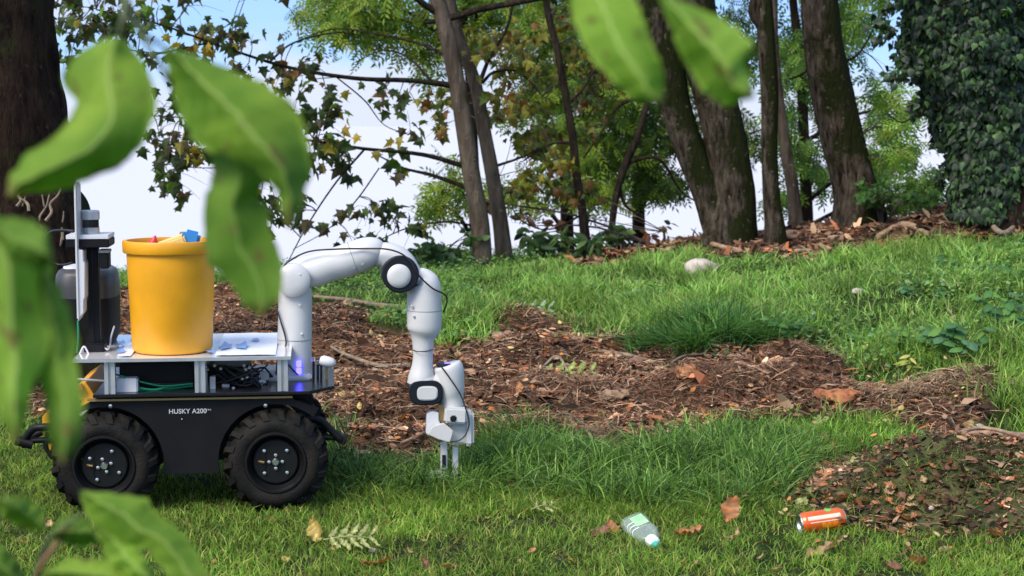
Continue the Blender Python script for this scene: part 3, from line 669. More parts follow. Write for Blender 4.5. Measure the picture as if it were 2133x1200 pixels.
# maple
o1, r1 = tree('maple_tree', 'slender smooth brown maple trunk with long branches reaching left, left one of the close pair', 'tree', [(908, -20, 32), (935, 90, 34), (958, 210, 35), (983, 370, 37), (1000, 470, 40), (1006, 540, 44)], 12.0, M['bark_grey'], .1, .04, seed=2)
for pl in [[(945, 178, 14, 0), (860, 168, 11, -.1), (740, 163, 9, -.3), (600, 140, 7, -.5), (480, 103, 5, -.6), (330, 50, 4, -.7), (200, 20, 3, -.8)],
           [(965, 345, 12, 0), (880, 322, 9, -.1), (760, 310, 7, -.3), (640, 292, 5, -.5), (540, 285, 4, -.6), (420, 250, 3, -.7), (300, 240, 2, -.7)],
           [(970, 390, 10, 0), (900, 365, 8, .1), (840, 350, 5, .1), (790, 325, 3, 0)],
           [(915, 30, 16, 0), (860, -10, 12, -.1), (820, -60, 8, -.2)],
           [(940, 120, 9, 0), (870, 90, 6, .2), (780, 70, 4, .3), (700, 60, 3, .4), (640, 75, 2, .4)],
           [(900, 170, 6, 0), (850, 120, 4, .1), (800, 105, 3, .1), (740, 130, 2, 0)],
           [(560, 130, 5, -.5), (610, 90, 4, -.3), (700, 68, 3, -.1), (760, 75, 2, 0)],
           [(985, 470, 5, 0), (930, 462, 4, -.2), (850, 475, 3, -.3), (790, 500, 2, -.4)],
           [(760, 310, 5, -.3), (700, 380, 4, -.3), (640, 470, 3, -.3), (600, 545, 2, -.3)],
           [(790, 350, 3, -.3), (740, 420, 3, -.3), (680, 480, 2, -.3), (610, 520, 1.5, -.3)],
           [(430, 90, 4, -.6), (330, 110, 3, -.6), (200, 90, 2, -.6), (120, 60, 2, -.6)],
           [(640, 292, 3, -.5), (560, 330, 3, -.5), (440, 350, 2, -.5), (330, 340, 2, -.5)],
           [(700, 160, 3, -.2), (760, 210, 3, -.2), (800, 260, 2, -.2), (850, 280, 2, -.2)]]:
    limb(o1, r1, pl, 12.0, M['bark_dk'])
crown(o1, r1, [(250, 40, 170, 55, 11.4, .5, 150), (420, 80, 140, 55, 11.4, .5, 80), (140, 120, 60, 40, 11.4, .4, 16), (600, 150, 90, 50, 11.6, .5, 60), (370, 280, 110, 65, 11.5, .5, 110), (380, 370, 60, 60, 11.5, .4, 32),
               (560, 400, 60, 100, 11.5, .5, 90), (660, 230, 70, 70, 11.6, .4, 55), (690, 330, 70, 60, 11.6, .5, 55), (620, 380, 60, 80, 11.5, .4, 30), (740, 430, 90, 60, 11.6, .4, 30), (700, 500, 90, 35, 11.6, .4, 26),
               (860, 480, 60, 30, 11.6, .3, 16), (800, 210, 70, 60, 11.8, .4, 26), (850, 300, 60, 60, 11.8, .4, 22), (180, -40, 200, 60, 11.3, .6, 90), (480, -50, 150, 50, 11.4, .6, 40), (190, 230, 50, 40, 11.4, .3, 16)],
      MAPLE, DKM * 3 + GRN[:2] + YEL[1:] + RUST[:1], .092, indiv=300, droop=1.0, facing=.4, sprig=140, per=8, spread=.26)
crown(o1, r1, [(430, 300, 110, 60, 11.45, .5, 14), (380, 90, 140, 50, 11.4, .5, 12), (720, 330, 70, 70, 11.5, .4, 9), (560, 180, 80, 40, 11.4, .4, 10)], MAPLE, YEL, .085, droop=1.0, facing=.6, per=4, spread=.3)
o2, r2 = tree('maple_tree', 'slender darker maple trunk standing close behind and right of its twin', 'tree', [(935, -20, 24), (950, 60, 24), (990, 175, 26), (1008, 270, 28), (1025, 360, 30), (1043, 470, 33), (1054, 542, 38)], 12.3, M['bark_grey'], .1, .05, seed=3)
for pl in [[(1000, 170, 10, 0), (1020, 120, 8, 0), (1055, 60, 6, 0), (1070, 0, 5, 0)], [(1005, 172, 8, 0), (1030, 150, 6, .1), (1080, 150, 4, .1), (1130, 200, 3, .1)], [(1020, 350, 7, 0), (1080, 330, 5, .1), (1150, 300, 4, .2), (1200, 295, 3, .2)], [(925, 42, 14, -.3), (1000, 20, 14, -.3), (1080, 5, 12, -.3), (1160, -10, 10, -.3)],
           [(882, 48, 8, -.3), (925, 42, 12, -.3)]]:
    limb(o2, r2, pl, 12.3, M['bark_dk'])
crown(o2, r2, [(1040, 130, 90, 90, 12.6, .6, 150), (1080, 250, 90, 70, 12.6, .6, 130), (1090, 400, 70, 50, 12.6, .5, 90), (1150, 330, 70, 80, 12.6, .5, 90), (1000, 60, 90, 60, 12.6, .6, 70), (900, 200, 60, 60, 12.7, .5, 30), (910, 250, 50, 50, 12.6, .5, 25), (1210, 130, 90, 80, 12.7, .6, 90)],
      MAPLE, [(.13, .13, .025), (.20, .19, .03), (.08, .11, .02), (.16, .08, .02), (.24, .22, .03), (.06, .10, .02)], .08, droop=1, facing=.5, sprig=60)
o3, r3 = tree('young_tree', 'thin crooked dark sapling trunk right of the slender pair', 'tree', [(1135, -20, 14), (1142, 30, 14), (1160, 100, 15), (1178, 200, 16), (1192, 280, 17), (1203, 380, 17), (1213, 440, 18), (1226, 505, 26)], 12.4, M['bark_dk'], .3, .05, seed=4)
for pl in [[(1185, 215, 6, 0), (1215, 185, 5, 0), (1245, 140, 4, .1), (1300, 125, 3, .1)], [(1196, 300, 5, 0), (1150, 300, 4, 0), (1090, 335, 3, 0)], [(1215, 445, 5, 0), (1170, 470, 4, -.1), (1130, 478, 3, -.2), (1090, 462, 3, -.2), (1070, 440, 2, -.2)]]:
    limb(o3, r3, pl, 12.4, M['bark_dk'])
crown(o3, r3, [(1190, 60, 70, 70, 12.8, .5, 80), (1230, 240, 60, 80, 12.8, .5, 90), (1200, 380, 60, 50, 12.7, .4, 50)], MAPLE, [(.10, .10, .02), (.06, .09, .02), (.15, .08, .02), (.08, .13, .03)], .075, droop=1, sprig=30)
# mossy forked tree
o4, r4 = tree('forked_mossy_tree', 'thick dark mossy tree with two stems joining in a fork just above the ground', 'tree', [(1440, -20, 90), (1462, 100, 86), (1490, 200, 84), (1513, 300, 86), (1528, 400, 88), (1525, 450, 100), (1515, 492, 118)], 11.9, M['bark_moss'], .25, .12, seed=5,
              extra=[[(1345, -30, 90), (1372, 60, 84), (1392, 160, 70), (1410, 230, 60), (1440, 320, 58), (1472, 400, 60), (1495, 470, 66)], [(1440, 150, 7), (1465, 250, 10), (1480, 330, 12), (1488, 420, 14), (1492, 475, 16)], [(1405, 240, 5), (1440, 265, 6), (1475, 310, 8)]])
o5, r5 = tree('mossy_tree', 'straight medium mossy trunk standing in front of the pale slim trunk', 'tree', [(1590, -20, 34), (1597, 100, 36), (1603, 200, 35), (1603, 300, 33), (1606, 400, 36), (1613, 470, 42), (1617, 527, 54)], 11.7, M['bark_moss'], .35, .08, seed=6)
limb(o5, r5, [(1590, 60, 20, 0), (1568, 30, 18, 0), (1570, 0, 16, 0), (1585, -30, 14, 0)], 11.7, M['bark_dk'])
o6, r6 = tree('slim_tree', 'slim pale grey leaning trunk right behind the straight mossy trunk', 'tree', [(1612, -20, 16), (1612, 80, 18), (1622, 200, 20), (1638, 320, 24), (1652, 400, 26), (1662, 458, 32)], 13.0, M['bark_grey'], .2, .05, seed=7)
o7, r7 = tree('leaning_mossy_tree', 'thick leaning tree trunk with pale bark on its left and dark moss on its right', 'tree', [(1705, -30, 76), (1715, 90, 80), (1732, 190, 84), (1758, 300, 88), (1775, 370, 90), (1788, 430, 104), (1795, 465, 130)], 12.2, M['bark_moss'], .4, .08, seed=8)
for pl in [[(1700, 130, 8, 0), (1670, 155, 6, .1), (1645, 165, 4, .1)], [(1760, 130, 6, 0), (1790, 110, 5, .1), (1820, 60, 3, .1)]]:
    limb(o7, r7, pl, 12.2, M['bark_dk'])
crown(o7, r7, [(1850, 210, 70, 70, 12.6, .6, 90), (1870, 310, 75, 70, 12.6, .6, 110), (1790, 60, 50, 60, 12.6, .5, 40), (1780, -60, 150, 60, 12.6, .7, 100)], ASH, [(.13, .28, .035), (.20, .36, .05), (.08, .19, .03), (.27, .38, .06)], .17, droop=.7, sprig=20)
# ivy tree
o8, r8 = tree('ivy_clad_tree', 'broad tree trunk completely wrapped in dark green ivy at the right edge', 'tree', [(2030, -40, 200), (2040, 100, 200), (2060, 250, 190), (2085, 350, 190), (2095, 435, 210)], 11.4, M['bark_big'], .2, .1, seed=9)
def ivy_points(n_):
    t = rng.uniform(-.1, 1, n_); py_ = t * 462
    le = np.interp(py_, [-60, 30, 100, 150, 200, 300, 400, 440], [1830, 1868, 1862, 1890, 1922, 1948, 1972, 1975]); re = 2210
    cx_ = (le + re) / 2; rr = (re - le) / 2
    a = rng.uniform(-PI, PI, n_); bul = rr * (.88 + .34 * (fbm(np.cos(a) * 3 + 7, py_ / 45, 4) - .5) + .09 * rng.uniform(0, 1, n_) ** 2)
    px_ = cx_ + np.cos(a) * bul; YY = 11.4 + np.sin(a) * bul * 11.4 / F
    bq = (CY - py_) / F; den = cp + bq * sp_
    Pp = np.stack([(px_ - CX) / F / den * YY, YY, CAMZ + YY * (-sp_ + bq * cp) / den], 1)
    return Pp, np.stack([np.cos(a), np.sin(a), np.full(n_, .35)], 1)
Pi, Ni = ivy_points(15000); Ni = Ni + rng.normal(0, .45, Ni.shape); n_ = len(Pi)
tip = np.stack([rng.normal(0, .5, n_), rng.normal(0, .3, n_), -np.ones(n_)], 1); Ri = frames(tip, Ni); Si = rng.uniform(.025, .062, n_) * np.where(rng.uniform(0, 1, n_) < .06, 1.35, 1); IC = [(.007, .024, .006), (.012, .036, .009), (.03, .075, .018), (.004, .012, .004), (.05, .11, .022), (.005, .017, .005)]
front = np.argsort(Ni[:, 1] + rng.normal(0, .2, n_))[:1200]; big = front[np.argsort(-Si[front])][:300]; rest = np.setdiff1d(np.arange(n_), big)
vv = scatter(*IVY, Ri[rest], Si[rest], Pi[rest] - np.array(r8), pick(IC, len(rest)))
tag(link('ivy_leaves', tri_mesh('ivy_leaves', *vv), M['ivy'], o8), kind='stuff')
ivm = []
for q in range(8):
    me = tri_mesh('ivy_leaf', IVY[0], IVY[1], np.repeat(np.array([IC[q % 5]]) * (1 + .15 * math.sin(q * 3.)), len(IVY[0]), 0)); me.materials.append(M['ivy']); ivm.append(me)
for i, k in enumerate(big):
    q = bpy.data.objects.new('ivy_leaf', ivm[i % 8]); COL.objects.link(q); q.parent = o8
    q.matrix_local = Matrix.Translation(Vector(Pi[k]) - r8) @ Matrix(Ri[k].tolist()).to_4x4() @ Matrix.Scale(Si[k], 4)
crown(o8, r8, [(1890, 60, 60, 60, 11.3, .4, 260), (1885, 150, 45, 50, 11.3, .4, 160), (1920, 230, 30, 40, 11.3, .3, 110), (1955, 330, 22, 60, 11.3, .3, 90), (1960, 0, 120, 40, 11.2, .4, 160), (1840, 70, 30, 30, 11.3, .3, 40)], IVY, IC, .05, M_='ivy', droop=1)
limb(o8, r8, [(1970, 225, 6, -.2), (1915, 235, 4, -.2), (1880, 255, 3, -.2), (1850, 240, 2, -.2)], 11.4, M['bark_dk'])
crown(o8, r8, [(2100, 15, 40, 15, 10.9, .3, 30)], OVAL, [(.10, .22, .04), (.14, .26, .05)], .07, droop=.2)
# background trees on the slope to the lake
BGL = [('tall feathery green tree behind the slender pair', 990, 15.0, [(760, 30, 110, 60, 15, .8, 260), (900, 90, 110, 80, 15.2, 1, 170), (700, 5, 50, 40, 15, .6, 70), (950, 390, 50, 60, 14.6, .5, 60), (900, 420, 30, 40, 14.6, .5, 25), (860, -60, 200, 60, 15, 1, 250), (1000, 0, 90, 60, 15, .8, 150)], .24, GRN),
       ('leafy green tree behind the thin crooked sapling', 1180, 15.5, [(1150, 60, 110, 80, 15.6, 1, 330), (1130, 180, 90, 80, 15.6, 1, 260), (1200, 300, 110, 90, 15.6, 1, 300), (1220, 395, 90, 40, 15.2, .8, 130), (1060, 400, 80, 45, 15.2, .8, 70), (1300, 200, 110, 100, 15.6, 1, 260), (1180, -70, 200, 60, 15.6, 1, 260)], .23, GRN),
       ('dense dark green tree behind the fork of the mossy tree', 1330, 16.2, [(1330, 320, 80, 70, 16, 1, 260), (1385, 380, 45, 25, 16, .8, 60), (1290, 120, 110, 90, 16.4, 1, 260), (1420, 250, 60, 90, 16.4, 1, 130), (1550, 90, 60, 90, 16.4, 1, 130), (1555, 280, 45, 60, 16.4, .8, 60), (1350, -60, 250, 60, 16.4, 1, 300)], .25, [(.06, .12, .018), (.04, .085, .014), (.12, .19, .025)]),
       ('bright green tree behind the leaning mossy trunk', 1680, 15.8, [(1650, 120, 70, 100, 15.9, 1, 210), (1690, 320, 45, 80, 15.9, .8, 120), (1640, 420, 40, 50, 15.6, .8, 35), (1640, 280, 50, 70, 15.6, .8, 70), (1820, 350, 70, 60, 15.6, .8, 110), (1900, 400, 60, 45, 15.4, .6, 130), (1880, 220, 70, 70, 16, 1, 70), (1650, -60, 250, 60, 16, 1, 300), (1770, 60, 60, 70, 16, .8, 110)], .23, [(.08, .18, .025), (.14, .25, .035), (.045, .11, .018)])]
for i, (lab, bx, YB, cl, sz, cols) in enumerate(BGL):
    tops = bx - 30; o9, r9 = tree('ash_tree', lab, 'tree', [(tops, -20, 16), (bx - 12, 150, 20), (bx - 5, 300, 22), (bx, 440, 26), (bx + 6, 560, 34)], YB, M['bark_dk'], .2, .06, seed=20 + i)
    for c_ in cl:
        a, b_, rx, ry, Yb, dy, _ = c_
        sy = max(-20, min(500, b_ + 70)); limb(o9, r9, [(bx - 5 + (a - bx) * .05, sy, 10, 0), ((a + bx) / 2, (b_ + sy) / 2 - 15, 7, Yb - YB - .1), (a, b_, 5, Yb - YB), (a + (a - bx) * .25, b_ - ry * .3, 2, Yb - YB)], YB, M['bark_dk'])
    cl = [(a, b_, rx, ry, Yb, dy, int(q * 2.1)) for a, b_, rx, ry, Yb, dy, q in cl]
    crown(o9, r9, cl, ASH, cols, sz * .80, droop=.8, sprig=120, spread=.2)
o10, r10 = tree('dead_branchy_tree', 'dark crooked small tree with bare drooping limbs left of the forked tree', 'tree', [(1290, 150, 8), (1345, 190, 10), (1330, 280, 14), (1300, 350, 16), (1280, 430, 14), (1262, 540, 18)], 14.2, M['bark_dk'], .2, .06, seed=31)
for pl in [[(1310, 340, 10, 0), (1290, 380, 9, 0), (1305, 430, 7, 0), (1340, 450, 4, 0)], [(1340, 200, 10, 0), (1290, 220, 8, 0), (1250, 280, 5, 0), (1215, 330, 4, 0)], [(1300, 340, 9, 0), (1370, 330, 7, 0), (1420, 400, 5, .1), (1450, 420, 3, .1)]]:
    limb(o10, r10, pl, 14.2, M['bark_dk'])
# crest bushes
def bush(label, cl, kind, cols, size, px_, py_, Y, name='bush', sprig=20):
    g = P(px_, py_, Y); root = Vector((g.x, Y, float(gz(g.x, Y)))); o = empty(name, root, label=label, cat='bush')
    mb = MB()
    for c_ in cl:
        q = P(c_[0], c_[1], c_[4]) - root; mb.tube([Vector((0, 0, -.03)), q * .5 + Vector((0, 0, .06)), q], [.012, .008, .003], 5, True, 3)
    tag(mb.build('stems', M['twig'], o), kind='stuff')
    crown(o, root, cl, kind, cols, size, droop=.4, sprig=sprig)
DKG = [(.03, .07, .025), (.045, .10, .03), (.08, .15, .04)]
bush('dark leafy bush on the bank beside the robot elbow', [(930, 520, 60, 25, 12.2, .4, 120), (990, 500, 40, 30, 12.4, .4, 50), (880, 540, 40, 15, 12.0, .3, 60)], OVAL, DKG, .075, 930, 548, 12.2)
bush('low dark bush with long leaves around the foot of the thin sapling', [(1130, 500, 70, 30, 12.4, .4, 90), (1290, 495, 50, 16, 12.6, .4, 70), (1210, 515, 60, 15, 12.3, .3, 50)], LANCE, DKG, .11, 1230, 530, 12.5)
bush('green bush growing against the foot of the leaning mossy tree', [(1830, 410, 50, 25, 12.0, .3, 240), (1800, 400, 25, 35, 12.0, .3, 80), (1900, 415, 50, 20, 12.2, .4, 140)], OVAL, [(.06, .15, .03), (.04, .10, .02)], .05, 1840, 440, 12.0)
bush('reddish brown sapling on the crest left of the forked tree', [(1380, 470, 60, 25, 12.5, .4, 22), (1100, 470, 50, 40, 12.4, .4, 22), (1010, 420, 40, 40, 12.6, .4, 14)], LANCE, RUST + [(.08, .09, .03)], .09, 1385, 515, 12.5)

# ------------------------------------------------------------------ leafy weeds (things, each leaf a part)
WL = []
for q in range(6):
    tv, tf = OVAL; c_ = [(.08, .20, .06), (.06, .16, .05), (.11, .24, .07), (.05, .13, .05), (.13, .27, .05), (.09, .2, .1)][q]
    me = tri_mesh('leaf', tv, tf, np.repeat(np.array([c_]), len(tv), 0)); me.materials.append(M['grass']); WL.append(me)
def weed(px_, py_, hpx, n_, spread, label, size=.05, group='leafy weeds in the grass of the bank', pal=None):
    g = Gp(px_, py_); o = empty('leafy_weed', g, label=label, cat='weed', group=group); s = g.y / F
    mb = MB()
    for i in range(n_):
        h_ = hpx * s * random.uniform(.35, 1); r_ = spread * s; a = random.uniform(0, 2 * PI); rr = r_ * random.random() ** .6
        p = Vector((math.cos(a) * rr, math.sin(a) * rr * .7, h_))
        mb.tube([(p.x * .3, p.y * .3, -.01), (p.x * .6, p.y * .6, h_ * .6), p], [.003, .002, .0015], 4, False)
        for j in range(4):
            q = bpy.data.objects.new('leaf', random.choice(pal or WL)); COL.objects.link(q); q.parent = o
            aa = a + j * PI / 2 + random.uniform(-.3, .3); tip = np.array([[math.cos(aa), math.sin(aa), random.uniform(-.5, .1)]]); R = frames(tip, np.array([[0, -.3, 1.]]))[0]
            q.matrix_local = Matrix.Translation(p + Vector((0, 0, -.012 * j))) @ Matrix(R.tolist()).to_4x4() @ Matrix.Scale(size * random.uniform(.7, 1.2), 4)
    tag(mb.build('stems', WLS, o), kind='stuff')
WLS = mat('weed_stem', (.08, .16, .04), .6)
for a in [(1640, 715, 70, 9, 55, 'nettle-like weed with broad leaves beside the dark sedge tuft', .06), (1900, 735, 60, 8, 50, 'leafy weed left of the tall weed clump on the right bank', .055), (1990, 745, 95, 12, 80, 'tall leafy weed clump at the right, largest on the bank', .065),
          (2090, 700, 90, 10, 60, 'tall leafy weed at the right edge of the bank', .065), (1960, 560, 35, 5, 45, 'small round-leaved weed below the ivy tree', .06), (2100, 590, 40, 6, 50, 'weed at the right edge above the tall weeds', .06),
          (1330, 735, 24, 2, 20, 'small bright weed on the upper edge of the mulch', .05), (1370, 735, 20, 2, 20, 'broad-leaved seedling right of the small bright weed', .055), (960, 560, 30, 5, 60, 'weed beside the robot elbow joint', .06), (1520, 735, 20, 2, 25, 'seedling at the foot of the sedge tuft', .045),
          (1250, 905, 25, 2, 20, 'tiny seedling in the mulch right of the gripper', .03), (1300, 893, 20, 2, 30, 'tiny three-leaved seedling on the mulch in the centre', .03), (800, 600, 25, 7, 80, 'low weeds seen under the raised arm of the robot', .05), (1930, 620, 40, 6, 60, 'pale weed patch in the middle of the right bank', .05), (2050, 530, 30, 6, 70, 'weed patch near the top of the right bank', .06), (1960, 900, 22, 4, 40, 'round-leaved seedlings beside the bright grass at the right', .035)]:
    weed(*a)
YLW = []
for c_ in [(.55, .5, .15), (.35, .4, .08)]:
    me = tri_mesh('leaf', LANCE[0], LANCE[1], np.repeat(np.array([c_]), len(LANCE[0]), 0)); me.materials.append(M['grass']); YLW.append(me)
weed(1905, 770, 35, 2, 20, 'small plant with upright pale yellow leaves on the right bank', .07, None, YLW)
weed(1862, 1120, 18, 1, 8, 'tiny plant with yellow leaves at the foot of the mossy mound', .03, None, YLW)
weed(1690, 545, 12, 1, 15, 'little yellow-leaved sprout right of the pale boulder', .05, None, YLW)

# ------------------------------------------------------------------ stones, logs, sticks, bark
def rock(px_, py_, wpx, hpx, label, m='stone', seed=0, name='stone'):
    g = Gp(px_, py_); s = g.y / F; bm = bmesh.new(); bmesh.ops.create_icosphere(bm, subdivisions=3, radius=1)
    for v in bm.verts:
        f = 1 + .28 * (float(fbm(v.co.x * 1.6 + seed, v.co.y * 1.6 + v.co.z * 2, seed)) - .5) * 2
        v.co = Vector((v.co.x * wpx * s * .5, v.co.y * wpx * s * .38, max(v.co.z, -.5) * hpx * s * .62)) * f
    me = bpy.data.meshes.new(name); bm.to_mesh(me); bm.free()
    for p in me.polygons: p.use_smooth = True
    o = link(name, me, M[m]); o.location = g + Vector((0, 0, hpx * s * .3)); o.rotation_euler = (random.uniform(-.2, .2), random.uniform(-.1, .1), random.uniform(-.4, .4))
    tag(o, label, 'stone'); return o
rock(1461, 572, 72, 40, 'pale pink boulder half sunk in the grass below the forked tree', seed=1)
rock(1785, 612, 24, 14, 'small pale stone in the grass in the middle of the bank', seed=2)
rock(2105, 945, 38, 20, 'grey stone at the right edge beside the pale root', seed=3)
rock(1655, 490, 44, 20, 'mossy stone right of the straight mossy trunk', 'wood_pale', seed=4)
rock(1905, 992, 26, 16, 'round orange-brown pebble on top of the mossy mound', 'wood_pale', seed=5)
rock(1940, 1060, 14, 10, 'tiny pale pebble on the side of the mossy mound', seed=6)
rock(1968, 1150, 28, 13, 'flat tan pebble on the lawn at the lower right', 'wood_pale', seed=7)
rock(776, 1150, 16, 9, 'small white pebble on the lawn beside the fallen compound leaf', seed=8)
rock(1180, 768, 16, 9, 'tiny pinkish stone on the mulch in the centre', seed=9)
rock(2040, 895, 24, 14, 'pale stone beside the hollow in the mulch at the right', seed=10)
def stick(pl, label, m='wood', name='stick', cat='stick', lift=.02, sub=5):
    if 'arching root' in label: lift = .06
    pts = [Gp(a, b, wd * .5 * 8 / F + lift) for a, b, wd in pl]; rr = [wd * .5 * p.y / F for (a, b, wd), p in zip(pl, pts)]
    root = pts[0].copy(); o = trunk_mesh([p - root for p in pts], rr, 8, sub, .12, len(pl)).build(name, M[m], None, True, ang=80); o.location = root
    return tag(o, label, cat)
for pl, lab, m in [([(655, 636, 7), (720, 634, 8), (780, 645, 9), (845, 650, 8)], 'long bare stick lying behind the robot arm at the edge of the grass', 'rootgrey'),
                   ([(1248, 742, 6), (1300, 752, 9), (1350, 762, 7)], 'thick grey stick on the upper mulch in the centre', 'rootgrey'),
                   ([(1130, 758, 5), (1160, 770, 6), (1185, 785, 5)], 'short grey twig on the mulch left of the centre', 'rootgrey'),
                   ([(1398, 690, 5), (1415, 712, 7), (1460, 728, 6)], 'dark twig poking up at the upper edge of the mulch', 'wood'),
                   ([(1470, 745, 6), (1430, 760, 6), (1400, 780, 5)], 'pale twig leaning over the upper edge of the mulch', 'rootgrey'),
                   ([(690, 740, 5), (720, 755, 7), (790, 775, 9), (850, 800, 10)], 'long grey root behind the wrist of the robot', 'rootgrey'),
                   ([(1500, 780, 4), (1545, 735, 5), (1555, 728, 5)], 'thin twig near the bright tuft on the mulch', 'wood'),
                   ([(905, 900, 6), (930, 912, 6)], 'short tan stick behind the gripper', 'wood_pale'),
                   ([(835, 935, 6), (870, 925, 8), (895, 918, 5)], 'pale flat stick left of the gripper', 'wood_pale'),
                   ([(1190, 895, 5), (1225, 922, 6), (1240, 935, 5)], 'small stick on the tangled root mound', 'rootgrey'),
                   ([(1965, 985, 10), (2010, 945, 12), (2070, 950, 13), (2200, 975, 14)], 'pale arching root at the right edge above the mossy mound', 'wood_pale'),
                   ([(1975, 975, 7), (2050, 962, 8), (2180, 985, 9)], 'thinner pale root beneath the arching root', 'wood_pale'),
                   ([(1235, 518, 10), (1290, 525, 20), (1350, 515, 22)], 'dark rotten log on the crest left of the forked tree', 'wood'),
                   ([(1300, 505, 8), (1335, 498, 9)], 'short broken branch leaning on the rotten log', 'wood'),
                   ([(1440, 500, 10), (1480, 488, 13), (1530, 482, 12)], 'pale fallen branch across the foot of the forked tree', 'wood_pale'),
                   ([(1530, 505, 32), (1570, 498, 34)], 'stout pale log piece between the forked tree and the straight trunk', 'wood_pale'),
                   ([(1480, 518, 10), (1540, 525, 10), (1640, 532, 9), (1690, 532, 6)], 'long tan root in front of the straight mossy trunk', 'wood_pale'),
                   ([(1640, 505, 10), (1690, 497, 8)], 'pale stick right of the straight mossy trunk', 'wood_pale'),
                   ([(1725, 515, 14), (1755, 505, 14)], 'short tan log at the edge of the litter', 'wood_pale'),
                   ([(1830, 498, 12), (1880, 490, 16), (1930, 487, 10)], 'long pale log half buried in the leaf litter', 'wood_pale'),
                   ([(1960, 478, 12), (2010, 462, 15), (2060, 450, 12)], 'brown log in the litter below the ivy tree', 'wood'),
                   ([(2050, 452, 10), (2090, 440, 12), (2125, 444, 8)], 'curved grey root lying below the ivy tree at the right edge', 'rootgrey'),
                   ([(1840, 475, 6), (1900, 462, 8), (1990, 455, 8)], 'thin branch lying on the litter below the ivy tree', 'wood'),
                   ([(1980, 700, 4), (1988, 675, 5), (1975, 650, 4)], 'thin dark twig standing among the tall weeds', 'wood'),
                   ([(1545, 1005, 3), (1580, 1000, 5), (1650, 960, 5), (1632, 940, 4)], 'thin arching dead stem over the long grass', 'rootgrey')]:
    stick(pl, lab, m)
# orange rotten bark slabs
def slab(px_, py_, wpx, hpx, ang, label, m='bark_red', seed=0):
    g = Gp(px_, py_); s = g.y / F; Ln = wpx * s; n_ = 15; k = 6; V = []; Fc = []
    for lay in (0, .006):
        for i in range(n_ + 1):
            t = i / n_; x_ = (t - .5) * Ln; hw = hpx * s * 1.5 * (.25 + .75 * math.sin(PI * min(1, .08 + t * .9)) ** .6)
            for j in range(k + 1):
                u = j / k * 2 - 1; e = .5 + 1.0 * float(vnoise(t * 7 + seed * 5, u + 3, seed))
                y_ = u * hw * (e if abs(u) > .6 else .9); V.append((x_ + .02 * (float(vnoise(j * 1.7, i * .3, seed + 4)) - .5) * (abs(t - .5) * 4), y_, lay + .030 * (1 - u * u) + .022 * (float(vnoise(t * 9, u * 2 + seed, seed + 7)) - .5) + .004 * ((j + seed) % 2)))
    q = (n_ + 1) * (k + 1)
    for i in range(n_):
        for j in range(k): a = i * (k + 1) + j; Fc += [(a, a + 1, a + k + 2, a + k + 1), (q + a + k + 1, q + a + k + 2, q + a + 1, q + a)]
    rim = [j for j in range(k + 1)] + [(i + 1) * (k + 1) + k for i in range(n_)] + [n_ * (k + 1) + j for j in range(k - 1, -1, -1)] + [i * (k + 1) for i in range(n_ - 1, 0, -1)]
    Fc += [(rim[i], rim[(i + 1) % len(rim)], rim[(i + 1) % len(rim)] + q, rim[i] + q) for i in range(len(rim))]
    o = MB().add(V, Fc).build('bark_piece', M[m], None, True, ang=30); o.location = g + Vector((0, 0, -.004)); o.rotation_euler = (math.radians(12), math.radians(4 * math.sin(seed)), ang); tag(o, label, 'bark')
slab(1655, 765, 110, 12, -.1, 'long orange strip of rotten bark on top of the mulch mound', seed=1)
slab(1745, 838, 100, 12, .1, 'orange bark slab at the right foot of the mulch mound', seed=2)
slab(2010, 878, 70, 12, .2, 'orange bark piece beside the dark hollow at the right', seed=3)
slab(740, 772, 100, 16, -.2, 'broad tan bark piece behind the robot front', 'wood_pale', seed=4)
slab(1275, 835, 60, 9, .1, 'pale flat wood slab in the middle of the mulch', 'wood_pale', seed=5)
slab(1040, 700, 40, 14, .3, 'small brown bark piece left of the little mulch mound', 'wood_pale', seed=6)

# ------------------------------------------------------------------ fallen leaves
def curled_leaf(L, wd, curl, twist, cols, seed, fold=.3):
    n_ = 13; V = []; C_ = []; r = random.Random(seed); bend_ = r.uniform(-.35, .35)
    for i in range(n_):
        t = i / (n_ - 1); hw = wd * math.sin(PI * min(1, t * .93 + .05)) ** .8 * (1 + .25 * r.uniform(-1, 1)); a = curl * (t - .5)
        for s in (-1, -.5, 0, .5, 1):
            V.append(((hw * s * math.cos(twist * t) + bend_ * (t - .5) ** 2 + .03 * r.uniform(-1, 1) * abs(s)) * L, math.sin(a) / max(abs(curl), .1) * L if curl else (t - .5) * L, L * (fold * abs(s) * hw + (1 - math.cos(a)) / max(abs(curl), .1) + (.075 * r.uniform(-1, 1) if s else 0)) + hw * s * math.sin(twist * t) * L))
            c0 = cols[r.randrange(len(cols))]; q_ = (1 + .3 * r.uniform(-1, 1)) * (1.35 if s == 0 else 1) * (.6 if abs(s) == 1 and r.random() < .5 else 1); C_.append([x_ * q_ for x_ in c0])
    T = []
    for i in range(n_ - 1):
        for j in range(4): a = i * 5 + j; T += [(a, a + 1, a + 6), (a, a + 6, a + 5)]
    me = tri_mesh('leaf', V, T, np.array(C_), True); me.materials.append(M['dry'])
    return me
OR = [(.52, .20, .06), (.36, .13, .045), (.42, .22, .10)]; TAN = [(.48, .31, .15), (.40, .26, .13)]; BRN = [(.24, .11, .055), (.17, .075, .04)]; GY = [(.38, .40, .14), (.30, .34, .12)]; YB = [(.55, .40, .10), (.45, .33, .1)]
LM = {}
for nm, cols in (('orange', OR), ('tan', TAN), ('brown', BRN), ('green', GY), ('yellow', YB)):
    LM[nm] = [curled_leaf(1, random.uniform(.22, .38), random.choice([.6, 1.2, -1.3, 1.8]), random.uniform(-.9, .9), cols, 10 * i + len(nm), random.uniform(.1, .5)) for i in range(6)]
